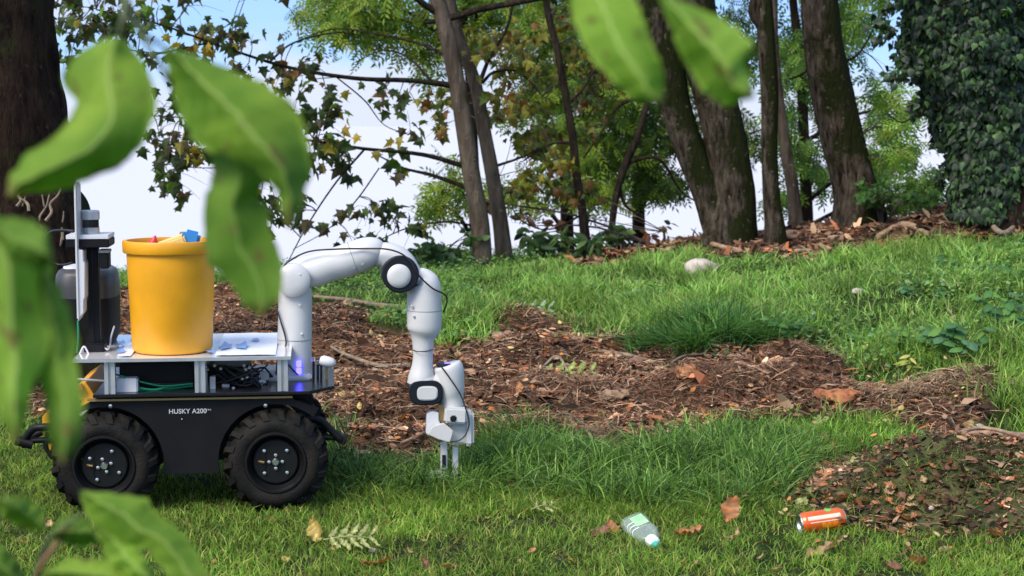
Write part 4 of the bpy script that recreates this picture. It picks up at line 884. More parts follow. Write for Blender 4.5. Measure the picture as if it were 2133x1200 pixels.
def fleaf(px_, py_, size_px, colr, label, group=None, v=None, rx=None, rz=None, lift=None):
    size_px *= .85 if size_px > 44 else 1
    g = Gp(px_, py_); S = size_px * g.y / F; v = random.randrange(6) if v is None else v
    o = bpy.data.objects.new('fallen_leaf', LM[colr][v]); COL.objects.link(o)
    o.location = g + Vector((0, 0, .008 + S * .06 if lift is None else lift)); o.scale = (S,) * 3
    o.rotation_euler = (random.uniform(-.5, .8) if rx is None else rx, random.uniform(-.5, .5), random.uniform(0, 6.28) if rz is None else rz)
    tag(o, label, 'leaf', group); return o
fleaf(1720, 1160, 120, 'tan', 'long curled tan leaf lying on the lawn below the orange can', v=2, rx=.5, rz=-1.5)
fleaf(1520, 1095, 75, 'orange', 'upright curled orange leaf between the bottle and the can', v=1, rx=1.3, rz=.2, lift=.05)
fleaf(1525, 1128, 60, 'tan', 'pale brown leaf at the foot of the upright curled leaf', v=3, rz=-1.4)
fleaf(1250, 1118, 60, 'brown', 'brown leaf left of the clear bottle', v=1, rz=-1.1)
fleaf(1275, 1110, 50, 'orange', 'reddish leaf touching the left side of the clear bottle', v=4, rz=.3, rx=.8)
fleaf(1435, 1122, 80, 'orange', 'flat rusty leaf right of the bottle cap', v=0, rz=-1.5, rx=.2)
fleaf(655, 1130, 70, 'yellow', 'pale yellow leaf standing on edge left of the compound leaf', v=2, rx=1.35, rz=.1, lift=.04)
fleaf(790, 1182, 85, 'orange', 'large rusty leaf at the bottom edge below the compound leaf', v=3, rz=1.0)
fleaf(888, 1185, 45, 'brown', 'narrow dark rolled leaf at the bottom edge', v=5, rx=1.0, rz=.2)
fleaf(935, 1192, 45, 'orange', 'small rusty leaf right of the narrow rolled leaf at the bottom', v=0, rz=-1.2)
fleaf(800, 1103, 34, 'yellow', 'small pale yellow leaf on the lawn above the compound leaf', v=0)
fleaf(1072, 1022, 50, 'orange', 'orange leaf in the long grass right of the gripper', v=4)
fleaf(1082, 835, 44, 'orange', 'bright orange leaf on the mulch right of the robot wrist', v=2, rx=.9)
fleaf(1270, 778, 40, 'orange', 'orange leaf beside the thick grey stick', v=3)
fleaf(1230, 805, 60, 'orange', 'curled orange leaf in the centre of the mulch', v=1, rx=.6)
fleaf(1430, 828, 60, 'orange', 'orange leaf on the mulch right of the pale wood slab', v=0, rx=.6)
fleaf(1280, 732, 46, 'orange', 'orange leaf at the upper edge of the mulch', v=5, rx=.6)
fleaf(1405, 855, 24, 'tan', 'small peach-coloured leaf in the middle of the mulch', v=4)
fleaf(980, 772, 26, 'yellow', 'little yellow leaf behind the robot hand', v=1, rx=.8)
fleaf(1780, 1000, 62, 'green', 'long pale green leaf on the litter above the orange can', v=0, rz=-1.3, rx=.3)
fleaf(1690, 1040, 60, 'green', 'pale green leaf at the left edge of the litter patch', v=3, rz=-1.0)
fleaf(1672, 1058, 40, 'green', 'small green leaf scrap just above the can', v=2, rz=.3)
fleaf(1225, 970, 50, 'green', 'pale green leaf at the lower edge of the mulch', v=3, rz=-1.2)
fleaf(1710, 885, 40, 'green', 'pale green leaf at the edge of the bright grass', v=1)
fleaf(1720, 918, 34, 'brown', 'brown leaf in the bright grass at the right', v=2)
fleaf(1885, 1160, 50, 'brown', 'brown leaf on the lawn right of the long curled leaf', v=2)
fleaf(1910, 1182, 60, 'orange', 'reddish brown leaf at the bottom right', v=4)
fleaf(1990, 1185, 60, 'brown', 'dark greyish leaf at the bottom right corner', v=1)
fleaf(1860, 1192, 40, 'brown', 'small dull leaf at the bottom edge near the right corner', v=3)
fleaf(1615, 1200, 60, 'tan', 'tan leaf cut by the bottom edge below the can', v=2)
fleaf(1735, 945, 46, 'orange', 'orange-brown leaf on the rim of the litter patch', v=1)
fleaf(2070, 1122, 44, 'orange', 'orange leaf at the foot of the mossy mound at the right', v=0)
LMK = [('the gripper', 935, 960), ('the robot wrist', 890, 800), ('the little mulch mound', 1110, 690), ('the thick grey stick', 1300, 752), ('the pale wood slab', 1275, 835), ('the tangled root mound', 1150, 915),
       ('the sedge tuft', 1480, 700), ('the orange bark strip', 1655, 765), ('the orange bark slab', 1745, 835), ('the big brown mulch hump', 1590, 850), ('the dark hollow at the right', 2010, 878), ('the clear bottle', 1340, 1113),
       ('the orange can', 1711, 1088), ('the upright curled leaf', 1520, 1095), ('the pale arching root', 2050, 955), ('the orange-brown pebble', 1905, 992), ('the long curled tan leaf', 1720, 1160), ('the feather-shaped leaf', 728, 1148),
       ('the front wheel', 580, 1050), ('the rear wheel', 215, 1050), ('the pale boulder', 1461, 568), ('the forked tree', 1510, 490), ('the straight mossy trunk', 1617, 520), ('the leaning mossy tree', 1790, 460), ('the ivy tree', 2060, 430),
       ('the tall weed clump', 1990, 740), ('the flat tan pebble', 1968, 1150), ('the small pale stone', 1785, 612), ('the yellowish compound leaf', 1180, 795), ('the robot elbow', 860, 570), ('the long pale green leaf', 1780, 1000), ('the green scrap', 1672, 1058), ('the tiny pale pebble', 1940, 1060), ('the tiny plant', 1862, 1120), ('the orange-brown rim leaf', 1735, 945)]
CN = {'orange': 'rusty orange', 'tan': 'pale tan', 'brown': 'dark brown', 'yellow': 'dull yellow'}
def where(a, b):
    nm, x_, y_ = min(LMK, key=lambda q: math.hypot(q[1] - a, (q[2] - b) * 1.6)); dx, dy = a - x_, b - y_; dd = math.hypot(dx, dy)
    w1 = ('right of ' if dx > 0 else 'left of ') if abs(dx) > abs(dy) * 1.2 else ('in front of ' if dy > 0 else 'behind ')
    return ('close ' if dd < 55 else 'well ' if dd > 130 else '') + w1 + nm
USED = set()
def scat_leaves(poly, n_, sizes, cols, what, group):
    xs = [p[0] for p in poly]; ys = [p[1] for p in poly]; c_ = 0
    while c_ < n_:
        a, b = random.uniform(min(xs), max(xs)), random.uniform(min(ys), max(ys))
        if inpoly(np.array([a]), np.array([b]), poly)[0]:
            for _try in range(60):
                col_ = random.choice(cols); sz = random.uniform(*sizes); m_s = (sizes[0] + sizes[1]) / 2
                lb = ('tiny ' if sz < m_s - 3 else 'mid-sized ' if sz > m_s + 3 else 'small ') + CN[col_] + what + where(a, b)
                if len(lb.split()) > 16: lb = lb.replace('mid-sized ', '').replace('rusty ', '')
                if lb not in USED: break
                a, b = random.uniform(min(xs), max(xs)), random.uniform(min(ys), max(ys))
                if not inpoly(np.array([a]), np.array([b]), poly)[0]: continue
            if lb in USED or not inpoly(np.array([a]), np.array([b]), poly)[0]: c_ += 1; continue
            USED.add(lb)
            fleaf(a, b, sz, col_, lb, group, lift=.012); c_ += 1
scat_leaves(MULCH[6:-4], 96, (14, 38), ['orange', 'tan', 'brown', 'brown', 'orange'], ' leaf on the mulch, ', 'small dry leaves on the mulch')
scat_leaves([(1650, 1050), (1700, 970), (1860, 955), (1960, 1010), (1900, 1110), (1790, 1105)], 70, (18, 36), ['brown', 'orange', 'orange', 'tan'], ' leaf in the leaf heap, ', 'dry leaves heaped beside the mossy mound')
scat_leaves([(1900, 970), (2133, 960), (2133, 1120), (1950, 1120)], 28, (12, 26), ['orange', 'tan', 'brown'], ' leaf on the mossy mound, ', 'leaves on the mossy mound')
scat_leaves([(0, 1080), (600, 1070), (2133, 1130), (2133, 1200), (0, 1200)], 34, (12, 26), ['orange', 'tan', 'brown', 'yellow'], ' leaf on the short lawn, ', 'small fallen leaves on the lawn')
scat_leaves([(700, 920), (1000, 900), (1000, 980), (760, 975)], 12, (14, 26), ['orange', 'brown', 'tan'], ' leaf on the lower mulch, ', 'leaves around the gripper')
scat_leaves([(1450, 500), (1750, 455), (2133, 420), (2133, 460), (1800, 500), (1600, 520)], 24, (12, 24), ['orange', 'tan', 'brown', 'tan'], ' leaf in the litter, ', 'leaves in the litter under the trees')
scat_leaves([(880, 560), (1400, 560), (2100, 520), (2100, 700), (1000, 700)], 12, (8, 15), ['orange', 'tan', 'yellow'], ' leaf in the grass, ', 'leaves in the grass of the bank')
# compound leaves
def compound(px_, py_, wpx, n_, label, col_, rz, tiltx=.15, S_=None):
    g = Gp(px_, py_); L = wpx * g.y / F; o = empty('compound_leaf', g + Vector((0, 0, .035)), rz, label=label, cat='leaf'); o.rotation_euler = (tiltx, 0, rz)
    MB().tube([(-L / 2, 0, 0), (0, 0, .01), (L / 2, 0, 0)], [.002, .0018, .001], 5, True, 3).build('leaf_stalk', mt_stalk, o)
    for i in range(n_):
        for s in (-1, 1):
            x_ = -L / 2 + L * (i + .6) / n_; me = curled_leaf(.42 * L * (.8 + .4 * math.sin(PI * (i + .7) / n_)), .13, .5, random.uniform(-.4, .4), col_, i * 3 + s + 40, .2)
            q = link('leaflet', me, None, o); a = math.radians(58) * s; dx = .2 * L
            q.location = (x_ + math.cos(a) * dx, math.sin(a) * dx, .004); q.rotation_euler = (0, 0, a - PI / 2)
mt_stalk = mat('leaf_stalk', (.30, .30, .12), .6)
compound(725, 1148, 105, 5, 'pale green feather-shaped compound leaf lying on the lawn', GY, .15, .5)
compound(1130, 1082, 55, 3, 'small pale compound leaf on the lawn below the long grass', GY, .5, .4)
compound(1110, 658, 80, 4, 'pale green compound leaf on top of the little mulch mound', [(.30, .40, .22), (.26, .36, .2)], .1, .5)
compound(1180, 795, 120, 5, 'yellowish green compound leaf stretched across the mulch', [(.36, .42, .12), (.30, .36, .10)], .25, .3)

# ================================================================== ROBOT
rob = empty('mobile_robot', ROB_O, YAW, label='black four-wheeled outdoor robot with a white jointed arm reaching down to the ground', cat='robot')
fw = Vector((ca, sa, 0)); inw = Vector((-sa, ca, 0)); CAM = Vector((0, 0, CAMZ))
def L(px_, py_, yl):
    d = ray(px_, py_); t = ((ROB_O - CAM).dot(inw) + yl) / d.dot(inw); p = CAM + d * t - ROB_O
    return Vector((p.dot(fw), yl, p.z))
def RS(r_px, yl): return r_px * (ROB_O.y + yl) / F
HX = L(574, 968, .0).x; HXr = L(216, 975, 0).x; HZ = .156
# wheels
def build_wheel(loc, flip=False):
    wl = bpy.data.objects.new('wheel', None); COL.objects.link(wl); wl.parent = rob; wl.location = loc
    if flip: wl.rotation_euler = (0, 0, PI)
    RT = .147; W = .125
    prof = [(.088, .010), (.100, .002), (.118, 0), (.134, .008), (.144, .024), (RT, .045), (RT, W - .045), (.144, W - .024), (.134, W - .008), (.118, W), (.100, W - .002), (.088, W - .010)]
    mb = MB().lathe(prof, ax='Y', n=64)
    for side in (0, 1):
        for k in range(18):
            a = 2 * PI * (k + .5 * side) / 18
            pts = [(.134, .004), (.158, .022), (.163, .04), (.160, .068), (.145, .068), (.140, .03)]
            V = []
            for j, (r, yy) in enumerate(pts):
                for dw in (-1, 1):
                    sk = (yy / .068) * .22; aa = a + sk + dw * (.055 if r > .15 else .075); yv = yy if side == 0 else W - yy
                    V.append((r * math.cos(aa), yv, r * math.sin(aa)))
            n_ = len(pts); Fc = [tuple(2 * i for i in range(n_)), tuple(2 * i + 1 for i in range(n_))[::-1]] + [(2 * i, 2 * i + 1, 2 * ((i + 1) % n_) + 1, 2 * ((i + 1) % n_)) for i in range(n_)]
            mb.add(V, Fc)
    mb.build('tyre', M['rubber'], wl, True, ang=35)
    MB().lathe([(.096, .004), (.093, -.001), (.088, -.001), (.085, .004), (.082, .020), (.076, .030), (.072, .034)], ax='Y', n=48).lathe([(.070, .055), (.070, .027), (.066, .024), (.012, .024)], ax='Y', n=48).build('rim', M['rim'], wl, True, ang=30)
    MB().lathe([(.072, .034), (.072, .06), (.0, .06)], ax='Y', n=32).lathe([(0, .023), (.0125, .023)], ax='Y', n=32).build('rim_barrel', M['black'], wl, True)
    MB().lathe([(.0115, .024), (.0115, .014), (.009, .011), (0, .011)], ax='Y', n=16).build('hub', M['bronze'] if False else M['steel'], wl, True)
    for k in range(4):
        for r, off in ((.0205, 0), (.049, PI / 4)):
            a = PI / 2 * k + off + (0 if loc[0] > 0 else .3)
            MB().lathe([(.0055, .024), (.0055, .018), (.0025, .017), (.0025, .020), (0, .020)], o=(r * math.cos(a), 0, r * math.sin(a)), ax='Y', n=8).build('bolt', M['steel'], wl, True)
    MB().tube([(-.052, .026, .002), (-.045, .016, .002), (-.035, .016, 0)], .0035, 6).build('valve', M['bronze'], wl)
    MB().tube([(-.030, .022, .036), (-.034, .021, .018), (-.028, .021, .0), (-.034, .021, -.018), (-.030, .022, -.036)], .0012, 5, True, 4).build('rim_edge', M['black'], wl)
for hx_, y_, fl in ((HX, 0, False), (HXr, 0, False), (HX, .655, True), (HXr, .655, True)): build_wheel(Vector((hx_, y_, HZ)), fl)
# side panels with wheel arches
def panel_poly():
    zt = L(400, 832, .05).z; zb = L(400, 987, .05).z; xl = L(190, 832, .05).x; xr = L(603, 832, .05).x
    pts = [(xl, zt), (xr, zt)]
    R_ = .176
    def arc(cx_, a0, a1, n_=14): return [(cx_ + R_ * math.cos(math.radians(a0 + (a1 - a0) * i / n_)), HZ + R_ * math.sin(math.radians(a0 + (a1 - a0) * i / n_))) for i in range(n_ + 1)]
    a_end = math.degrees(math.asin((zb - HZ) / R_)) if abs(zb - HZ) < R_ else 0
    pts += [(HX + .135, zt - .035)]
    pts += arc(HX, 48, 180 - a_end)
    pts += arc(HXr, a_end, 140)
    pts += [(HXr - .15, zt - .06)]
    return pts, zt, zb, xl, xr
PP, ZT, ZB, XL, XR = panel_poly()
MB().prism(PP, .050, .062).build('side_panel', M['black'], rob, bev=.0015)
MB().prism(PP, .593, .605).build('side_panel', M['black'], rob, bev=.0015)
mb = MB().box(((HX + HXr) / 2, .3275, (ZT + ZB) / 2 + .01), (HX - HXr - .02, .40, ZT - ZB - .03), bev=.01); mb.box(((HX + HXr) / 2, .3275, ZT - .05), (HX - HXr + .22, .40, .09), bev=.015)
mb.box(((HX + HXr) / 2, .3275, ZT - .006), (XR - XL - .01, .50, .010)); mb.build('chassis', M['black'], rob)
for hx_ in (HX, HXr): MB().tube([(hx_, .10, HZ), (hx_, .555, HZ)], .02, 12).build('axle', M['black'], rob, True)
MB().box(((XL + XR) / 2, .050, ZT + .004), (XR - XL + .02, .03, .006)).build('edge_strip', M['bronze'], rob)
for a, b in ((230, 846), (553, 845), (379, 873)):
    p = L(a, b, .048); MB().lathe([(.006 if b < 860 else .002, 0), (.006 if b < 860 else .002, -.003), (0, -.004)], o=p, ax='Y', n=10).build('screw', M['steel'], rob, True)
def text(s, p, h, m, parent, rx=PI / 2, rz=0, bold=0, name='lettering', ext=.0004, width=None):
    cu = bpy.data.curves.new(name, 'FONT'); cu.body = s; cu.size = 1; cu.extrude = ext / h; cu.offset = bold; cu.align_x = 'CENTER'; cu.align_y = 'CENTER'
    to = bpy.data.objects.new(name, cu); COL.objects.link(to); dg = bpy.context.evaluated_depsgraph_get(); me = bpy.data.meshes.new_from_object(to.evaluated_get(dg)); bpy.data.objects.remove(to)
    sx_ = h
    if width: xs = [v.co.x for v in me.vertices]; sx_ = width / (max(xs) - min(xs))
    for v in me.vertices: v.co = Vector((v.co.x * sx_, v.co.y * h, v.co.z * h))
    me.materials.clear(); me.materials.append(m); o = link(name, me, None, parent); o.location = p; o.rotation_euler = (rx, 0, rz); return o
p = L(391, 857, .0485); text('HUSKY A200', p, .0205, M['print'], rob, width=RS(78, .05), bold=.012)
p = L(434, 854, .0485); text('TM', p, .008, M['print'], rob, width=RS(11, .05))
# lower dark plate, deck posts, deck
ZP = L(400, 826, .02).z; ZPt = L(400, 819, .02).z
XPl = L(193, 826, .02).x; XPr = L(697, 822, .12).x
pl_out = [(XPl, .02), (XPr - .08, .02), (XPr, .12), (XPr, .53), (XPr - .08, .63), (XPl, .63)]
V = [(x_, y_, ZP) for x_, y_ in pl_out] + [(x_, y_, ZPt) for x_, y_ in pl_out]; n_ = 6
MB().add(V, [tuple(range(6))[::-1], tuple(range(6, 12))] + [(i, (i + 1) % 6, 6 + (i + 1) % 6, 6 + i) for i in range(6)]).build('base_plate', M['plate'], rob, bev=.002)
ZD = L(400, 751, .02).z; ZDt = L(400, 745, .02).z
def tslot(x_, y_, z0, z1, w_=.032):
    h = w_ / 2; g = .0042; d = .009
    q = [(-h, -h), (-g, -h), (-g, -h + d), (g, -h + d), (g, -h), (h, -h), (h, -g), (h - d, -g), (h - d, g), (h, g), (h, h), (g, h), (g, h - d), (-g, h - d), (-g, h), (-h, h), (-h, g), (-h + d, g), (-h + d, -g), (-h, -g)]
    n_ = len(q); V = [(x_ + a, y_ + b, z0) for a, b in q] + [(x_ + a, y_ + b, z1) for a, b in q]
    ca_ = [(0, 1, 2, 17, 18, 19)]
    return MB().add(V, [(i, (i + 1) % n_, n_ + (i + 1) % n_, n_ + i) for i in range(n_)])
for a in (229, 417, 589):
    for yy in (.038, .612): tslot(L(a, 790, .03).x, yy, ZPt + .0005, ZD - .0005).build('deck_post', M['alu'], rob)
XDl = L(150, 748, .02).x; XDr = L(606, 748, .02).x
MB().box(((XDl + XDr) / 2, .325, (ZD + ZDt) / 2), (XDr - XDl, .62, ZDt - ZD), bev=.001).build('deck_plate', M['mirror'], rob)
MB().box(((XDl + XDr) / 2, .012, (ZD + ZDt) / 2), (XDr - XDl, .005, ZDt - ZD + .001)).build('deck_edge', M['alu'], rob)
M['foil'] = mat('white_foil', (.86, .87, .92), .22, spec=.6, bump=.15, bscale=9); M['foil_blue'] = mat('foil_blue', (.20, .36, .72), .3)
def deck_sheet(x0, x1, y0_, y1_, marks):  # thin wavy white surface over the deck, with flat blue leaf-shaped marks
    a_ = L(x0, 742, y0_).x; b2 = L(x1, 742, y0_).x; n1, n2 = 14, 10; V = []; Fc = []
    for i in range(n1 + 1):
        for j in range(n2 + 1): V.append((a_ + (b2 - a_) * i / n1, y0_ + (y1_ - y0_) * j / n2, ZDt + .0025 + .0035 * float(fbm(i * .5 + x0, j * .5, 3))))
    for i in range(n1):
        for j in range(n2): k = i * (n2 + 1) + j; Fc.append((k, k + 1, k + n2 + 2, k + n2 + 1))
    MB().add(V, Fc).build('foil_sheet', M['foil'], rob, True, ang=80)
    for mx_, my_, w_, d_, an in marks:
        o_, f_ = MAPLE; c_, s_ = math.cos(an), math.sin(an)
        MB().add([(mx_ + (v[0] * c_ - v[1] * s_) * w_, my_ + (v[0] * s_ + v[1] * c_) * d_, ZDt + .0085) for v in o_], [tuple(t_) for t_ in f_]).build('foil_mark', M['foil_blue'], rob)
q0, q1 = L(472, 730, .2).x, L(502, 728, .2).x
deck_sheet(447, 574, .03, .60, [(q0, .16, .045, .20, .3), (q1, .16, .045, .20, -.2), (q0 - .035, .10, .03, .08, 1.3), (q1 + .05, .40, .03, .1, 2)])
deck_sheet(243, 272, .05, .60, [(L(258, 725, .2).x, .10, .03, .12, .2), (L(262, 705, .4).x, .38, .03, .16, 2.4)])
# between plates
def lbox(x0, y0, x1, y1, yl, dep, name, m, bev=.003, rot=None, label=None):
    a = L(x0, y0, yl); b = L(x1, y1, yl); c = (a + b) / 2; c.y = yl + dep / 2
    R = Matrix.Rotation(rot, 3, 'Y') if rot else None
    return MB().box(c, (abs(b.x - a.x), dep, abs(a.z - b.z)), R=R, bev=bev).build(name, m, rob, label=label)
lbox(248, 757, 402, 818, .16, .30, 'electronics_case', M['black'])
lbox(240, 789, 287, 819, .06, .05, 'power_adapter', M['lgrey'], .004)
lbox(432, 765, 520, 817, .30, .2, 'electronics_case', M['black'])
lbox(437, 785, 449, 824, .10, .03, 'terminal_block', M['alu'], .001)
lbox(462, 801, 478, 815, .14, .02, 'connector', M['lgrey'], .002)
lbox(541, 775, 560, 792, .2, .03, 'connector', M['white'], .002)
lbox(500, 768, 540, 812, .22, .02, 'bracket', M['grey'], .002)
def cable(pts, r, m, name='cable', sub=6):
    return MB().tube([L(a, b, y_) for a, b, y_ in pts], r, 7, True, sub).build(name, m, rob, True, ang=80)
cable([(160, 790, .06), (200, 792, .07), (240, 795, .08)], .004, M['lgrey'])
cable([(287, 808, .08), (320, 812, .09), (350, 806, .1), (402, 800, .12)], .0042, M['gcable'])
cable([(287, 812, .08), (330, 812, .1), (402, 804, .12)], .003, M['gcable'])
cable([(250, 782, .08), (300, 797, .08), (340, 804, .09), (402, 799, .1)], .0025, M['gcable'])
cable([(242, 780, .1), (290, 795, .1), (350, 800, .1), (402, 795, .12)], .0025, M['cable'])
for i in range(16):
    a0 = random.uniform(430, 480); a1 = random.uniform(520, 575); y0 = random.uniform(757, 815); y1 = random.uniform(757, 815)
    cable([(a0, y0, .12 + .01 * i), ((a0 + a1) / 2, random.uniform(762, 815), .1 + .01 * i), (a1 - 20, random.uniform(762, 815), .1 + .01 * i), (a1, y1, .12 + .01 * i)], random.uniform(.002, .0042), M['cable'])
for a, b in ((432, 770), (447, 762), (508, 762), (520, 766), (505, 789), (515, 786), (486, 808), (512, 770), (460, 768)):
    p = L(a, b, .11); MB().lathe([(.005, .01), (.005, -.004), (.003, -.006), (0, -.006)], o=p, ax='Y', n=10).build('plug', M['steel'], rob, True)
for x0 in (612, 640, 660):
    cable([(x0, 815, .2), (x0 + 15, 806, .22), (x0 + 30, 812, .25), (x0 + 20, 818, .15)], .003, M['cable'])
# front: sensor mount, slope, bumper, connector posts
lbox(622, 830, 652, 853, .28, .10, 'sensor_mount', M['black'], .003)
lbox(619, 853, 655, 860, .27, .12, 'sensor_base', M['black'], .002)
cable([(583, 834, .08), (605, 852, .1), (632, 880, .12)], .006, M['bronze'], 'front_edge', 2)
Bb = [(628, 872, .10), (655, 872, .10), (672, 880, .11), (695, 902, .115), (712, 918, .12), (712, 916, .3), (712, 914, .52), (690, 897, .53), (665, 874, .54), (640, 872, .54)]
cable(Bb, .0125, M['black'], 'bumper', 5)
cable([(640, 887, .14), (668, 890, .14), (690, 897, .14)], .008, M['black'], 'bumper_strut', 2)
cable([(650, 911, .12), (690, 911, .12), (716, 916, .12)], .0095, M['black'], 'bumper_strut', 2)
p = L(712, 918, .12); MB().tube([p + Vector((-.004, -.012, .004)), p + Vector((.004, .05, 0))], .0145, 12).build('bumper_end', M['black'], rob, True)
cable([(110, 890, .10), (90, 890, .10), (70, 893, .11), (52, 915, .12), (52, 925, .12), (52, 922, .5), (75, 905, .53), (110, 892, .54)], .0125, M['black'], 'bumper', 5)
cable([(112, 917, .12), (80, 917, .12), (50, 920, .12)], .0095, M['black'], 'bumper_strut', 2)
p = L(54, 922, .12); MB().tube([p + Vector((-.03, 0, .008)), p + Vector((.02, 0, -.006))], .016, 12).build('bumper_end', M['black'], rob, True)
cable([(100, 900, .12), (95, 930, .12), (110, 955, .12)], .008, M['black'], 'bumper_strut', 4)
for i, (a, b, hh_) in enumerate(((653, 746, 50), (662, 752, 48), (669, 748, 52), (680, 755, 42))):
    MB().tube([L(a, b + hh_, .24 + .03 * (i % 2)), L(a, b + 6, .24 + .03 * (i % 2))], .004, 8).build('connector_pin', M['bronze'] if i == 3 else M['black'], rob)
    MB().tube([L(a, b + 7, .24 + .03 * (i % 2)), L(a, b - 1, .24 + .03 * (i % 2))], .006, 10).build('pin_cap', M['steel'], rob)
mb = MB(); R_ = Matrix.Rotation(math.radians(105), 3, 'Y'); mb.lathe([(0, -.028), (.012, -.026), (.017, -.018), (.018, 0), (.016, .014), (.010, .022), (0, .025)], o=L(683, 754, .24), R=R_, n=18); mb.build('stop_button', M['lgrey'], rob, True)
# rear yellow guards
def qprism(pts, yl, dep, name, m, label=None):
    q = [L(a, b, yl) for a, b in pts]; return MB().prism([(v.x, v.z) for v in q], yl, yl + dep).build(name, m, rob, bev=.002, label=label)
qprism([(150, 815), (178, 796), (186, 808), (201, 830), (165, 866), (160, 850), (172, 835), (155, 832)], .10, .42, 'rear_cover', M['yellow'])
qprism([(160, 858), (199, 829), (202, 835), (168, 870)], .085, .44, 'light_bar', M['lgrey'])
qprism([(152, 808), (170, 800), (175, 812), (158, 818)], .08, .02, 'tail_light', M['red'])
qprism([(88, 868), (97, 860), (110, 866), (112, 900), (108, 930), (103, 948), (95, 925), (88, 900)], .12, .36, 'rear_guard', M['yellow'])
# mast, lidar, antenna plate, canister
def vtube(px_, y0, y1, yl, r_px, name, m, n=12): return MB().tube([L(px_, y0, yl), L(px_, y1, yl)], RS(r_px, yl), n).build(name, m, rob, True)
lbox(181, 516, 209, 744, .20, .045, 'mast', M['black'], .003)
lbox(192, 520, 197, 738, .195, .006, 'mast_groove', M['plate'], .001)
lbox(174, 716, 217, 745, .18, .08, 'mast_foot', M['black'], .004)
lbox(136, 499, 227, 516, .14, .16, 'mast_bracket', M['black'], .003)
lbox(137, 490, 226, 498, .14, .16, 'sensor_plate', M['lgrey'], .001)
lbox(205, 522, 227, 560, .16, .06, 'small_camera', M['black'], .004)
lbox(205, 521, 227, 527, .155, .07, 'camera_top', M['grey'], .001)
c = L(189, 489, .22); rr = RS(19, .22)
def zc(y0): return L(189, y0, .22).z
pr = []
for i in range(7): y0 = 489 - i * 2.3; pr += [(rr * .98, zc(y0)), (rr * .98, zc(y0 - 1.2)), (rr * .88, zc(y0 - 1.4)), (rr * .88, zc(y0 - 2.1))]
MB().lathe([(0, zc(490))] + pr + [(0, zc(473))], o=(c.x, .22, 0), n=32).build('lidar_fins', M['steel'], rob)
MB().lathe([(0, zc(473.5)), (rr * .92, zc(473.5)), (rr * .9, zc(456)), (0, zc(456))], o=(c.x, .22, 0), n=32).build('lidar_window', M['lens'], rob, True, ang=30)
MB().lathe([(0, zc(457)), (rr, zc(457)), (rr, zc(441)), (rr * .9, zc(438)), (0, zc(438))], o=(c.x, .22, 0), n=32).build('lidar_cap', M['alu'], rob, True, ang=30)
lbox(153, 381, 166, 668, .12, .10, 'antenna_panel', M['white'], .006)
qprism([(165, 520), (173, 522), (174, 545), (177, 548), (177, 620), (174, 625), (174, 652), (166, 662), (160, 664), (160, 520)], .125, .08, 'antenna_bracket', M['lgrey'])
cable([(95, 492, .3), (110, 482, .25), (135, 480, .2), (153, 482, .18)], .005, M['cable'])
cable([(100, 545, .3), (125, 552, .3), (150, 548, .2)], .004, M['cable'])
cable([(162, 668, .13), (163, 700, .13), (160, 735, .13)], .003, M['gcable'])
cable([(210, 720, .2), (225, 728, .19), (232, 700, .3), (238, 680, .35)], .003, M['lgrey'])
cable([(165, 740, .15), (175, 722, .16), (185, 738, .15)], .003, M['lgrey'])
a = L(114, 735, .36); b = L(239, 560, .36); xc = (a.x + b.x) / 2; wx = b.x - a.x; zb_, zt_ = ZDt + .001, b.z; zm = zb_ + (zt_ - zb_) * .62
def rstack(c, w_, d_, lv, name, m, p=3.6, n_=40):
    V = []; Fc = []
    for z_, k_ in lv:
        for q in range(n_):
            t = 2 * PI * q / n_; co, si = math.cos(t), math.sin(t)
            V.append((c[0] + w_ / 2 * k_ * math.copysign(abs(co) ** (2 / p), co), c[1] + d_ / 2 * k_ * math.copysign(abs(si) ** (2 / p), si), z_))
    for i_ in range(len(lv) - 1):
        for q in range(n_): Fc.append((i_ * n_ + q, i_ * n_ + (q + 1) % n_, (i_ + 1) * n_ + (q + 1) % n_, (i_ + 1) * n_ + q))
    Fc += [tuple(range(n_)), tuple((len(lv) - 1) * n_ + q for q in range(n_))]
    return MB().add(V, Fc).build(name, m, rob, True, ang=50)
hh_ = zt_ - zb_
rstack((xc, .45), wx, .26, [(zb_, .86), (zb_ + .02, .95), (zb_ + .06, 1), (zm - .001, 1)], 'canister_body', M['black'])
rstack((xc, .45), wx, .26, [(zm, 1), (zm + .4 * (zt_ - zm), 1), (zt_ - .022, .97), (zt_ - .008, .90), (zt_, .78)], 'canister_top', mat('canister_grey', (.045, .045, .048), .4))
rstack((xc - wx * .16, .42), wx * .4, .12, [(zt_ + .0005, 1), (zt_ + .008, .95)], 'canister_lid', M['lgrey'])
# ------------------------------------------------------------------ arm
YA = .32
def arm_tube(pl, name, m=None, sub=6, n=28, rounded=True):
    pts = [L(a, b, YA + (y_ if y_ else 0)) for a, b, w_, y_ in pl]; rr = [RS(w_ / 2, YA) for a, b, w_, y_ in pl]
    mb = MB().tube(pts, rr, n, True, sub); return mb.build(name, m or M['white'], rob, True, ang=50)
def disc(px_, py_, r_px, y0, y1, name, m, dome=0, sx=1, ch=.004):
    r = RS(r_px, YA); o = L(px_, py_, YA); pr = [(0, y1), (r, y1), (r, y0 + ch), (r - ch, y0)] + ([(r * .7, y0 - dome * .7), (r * .35, y0 - dome), (0, y0 - dome)] if dome else [(0, y0)])
    mb = MB().lathe(pr, o=(o.x, YA, o.z), ax='Y', n=36); return mb.build(name, m, rob, True, ang=40)
zbp = ZPt
bx = L(612, 800, YA)
MB().box((bx.x - .012, YA, zbp + .008), (RS(92, YA), .15, .016), bev=.005).build('arm_foot', M['white'], rob, True)
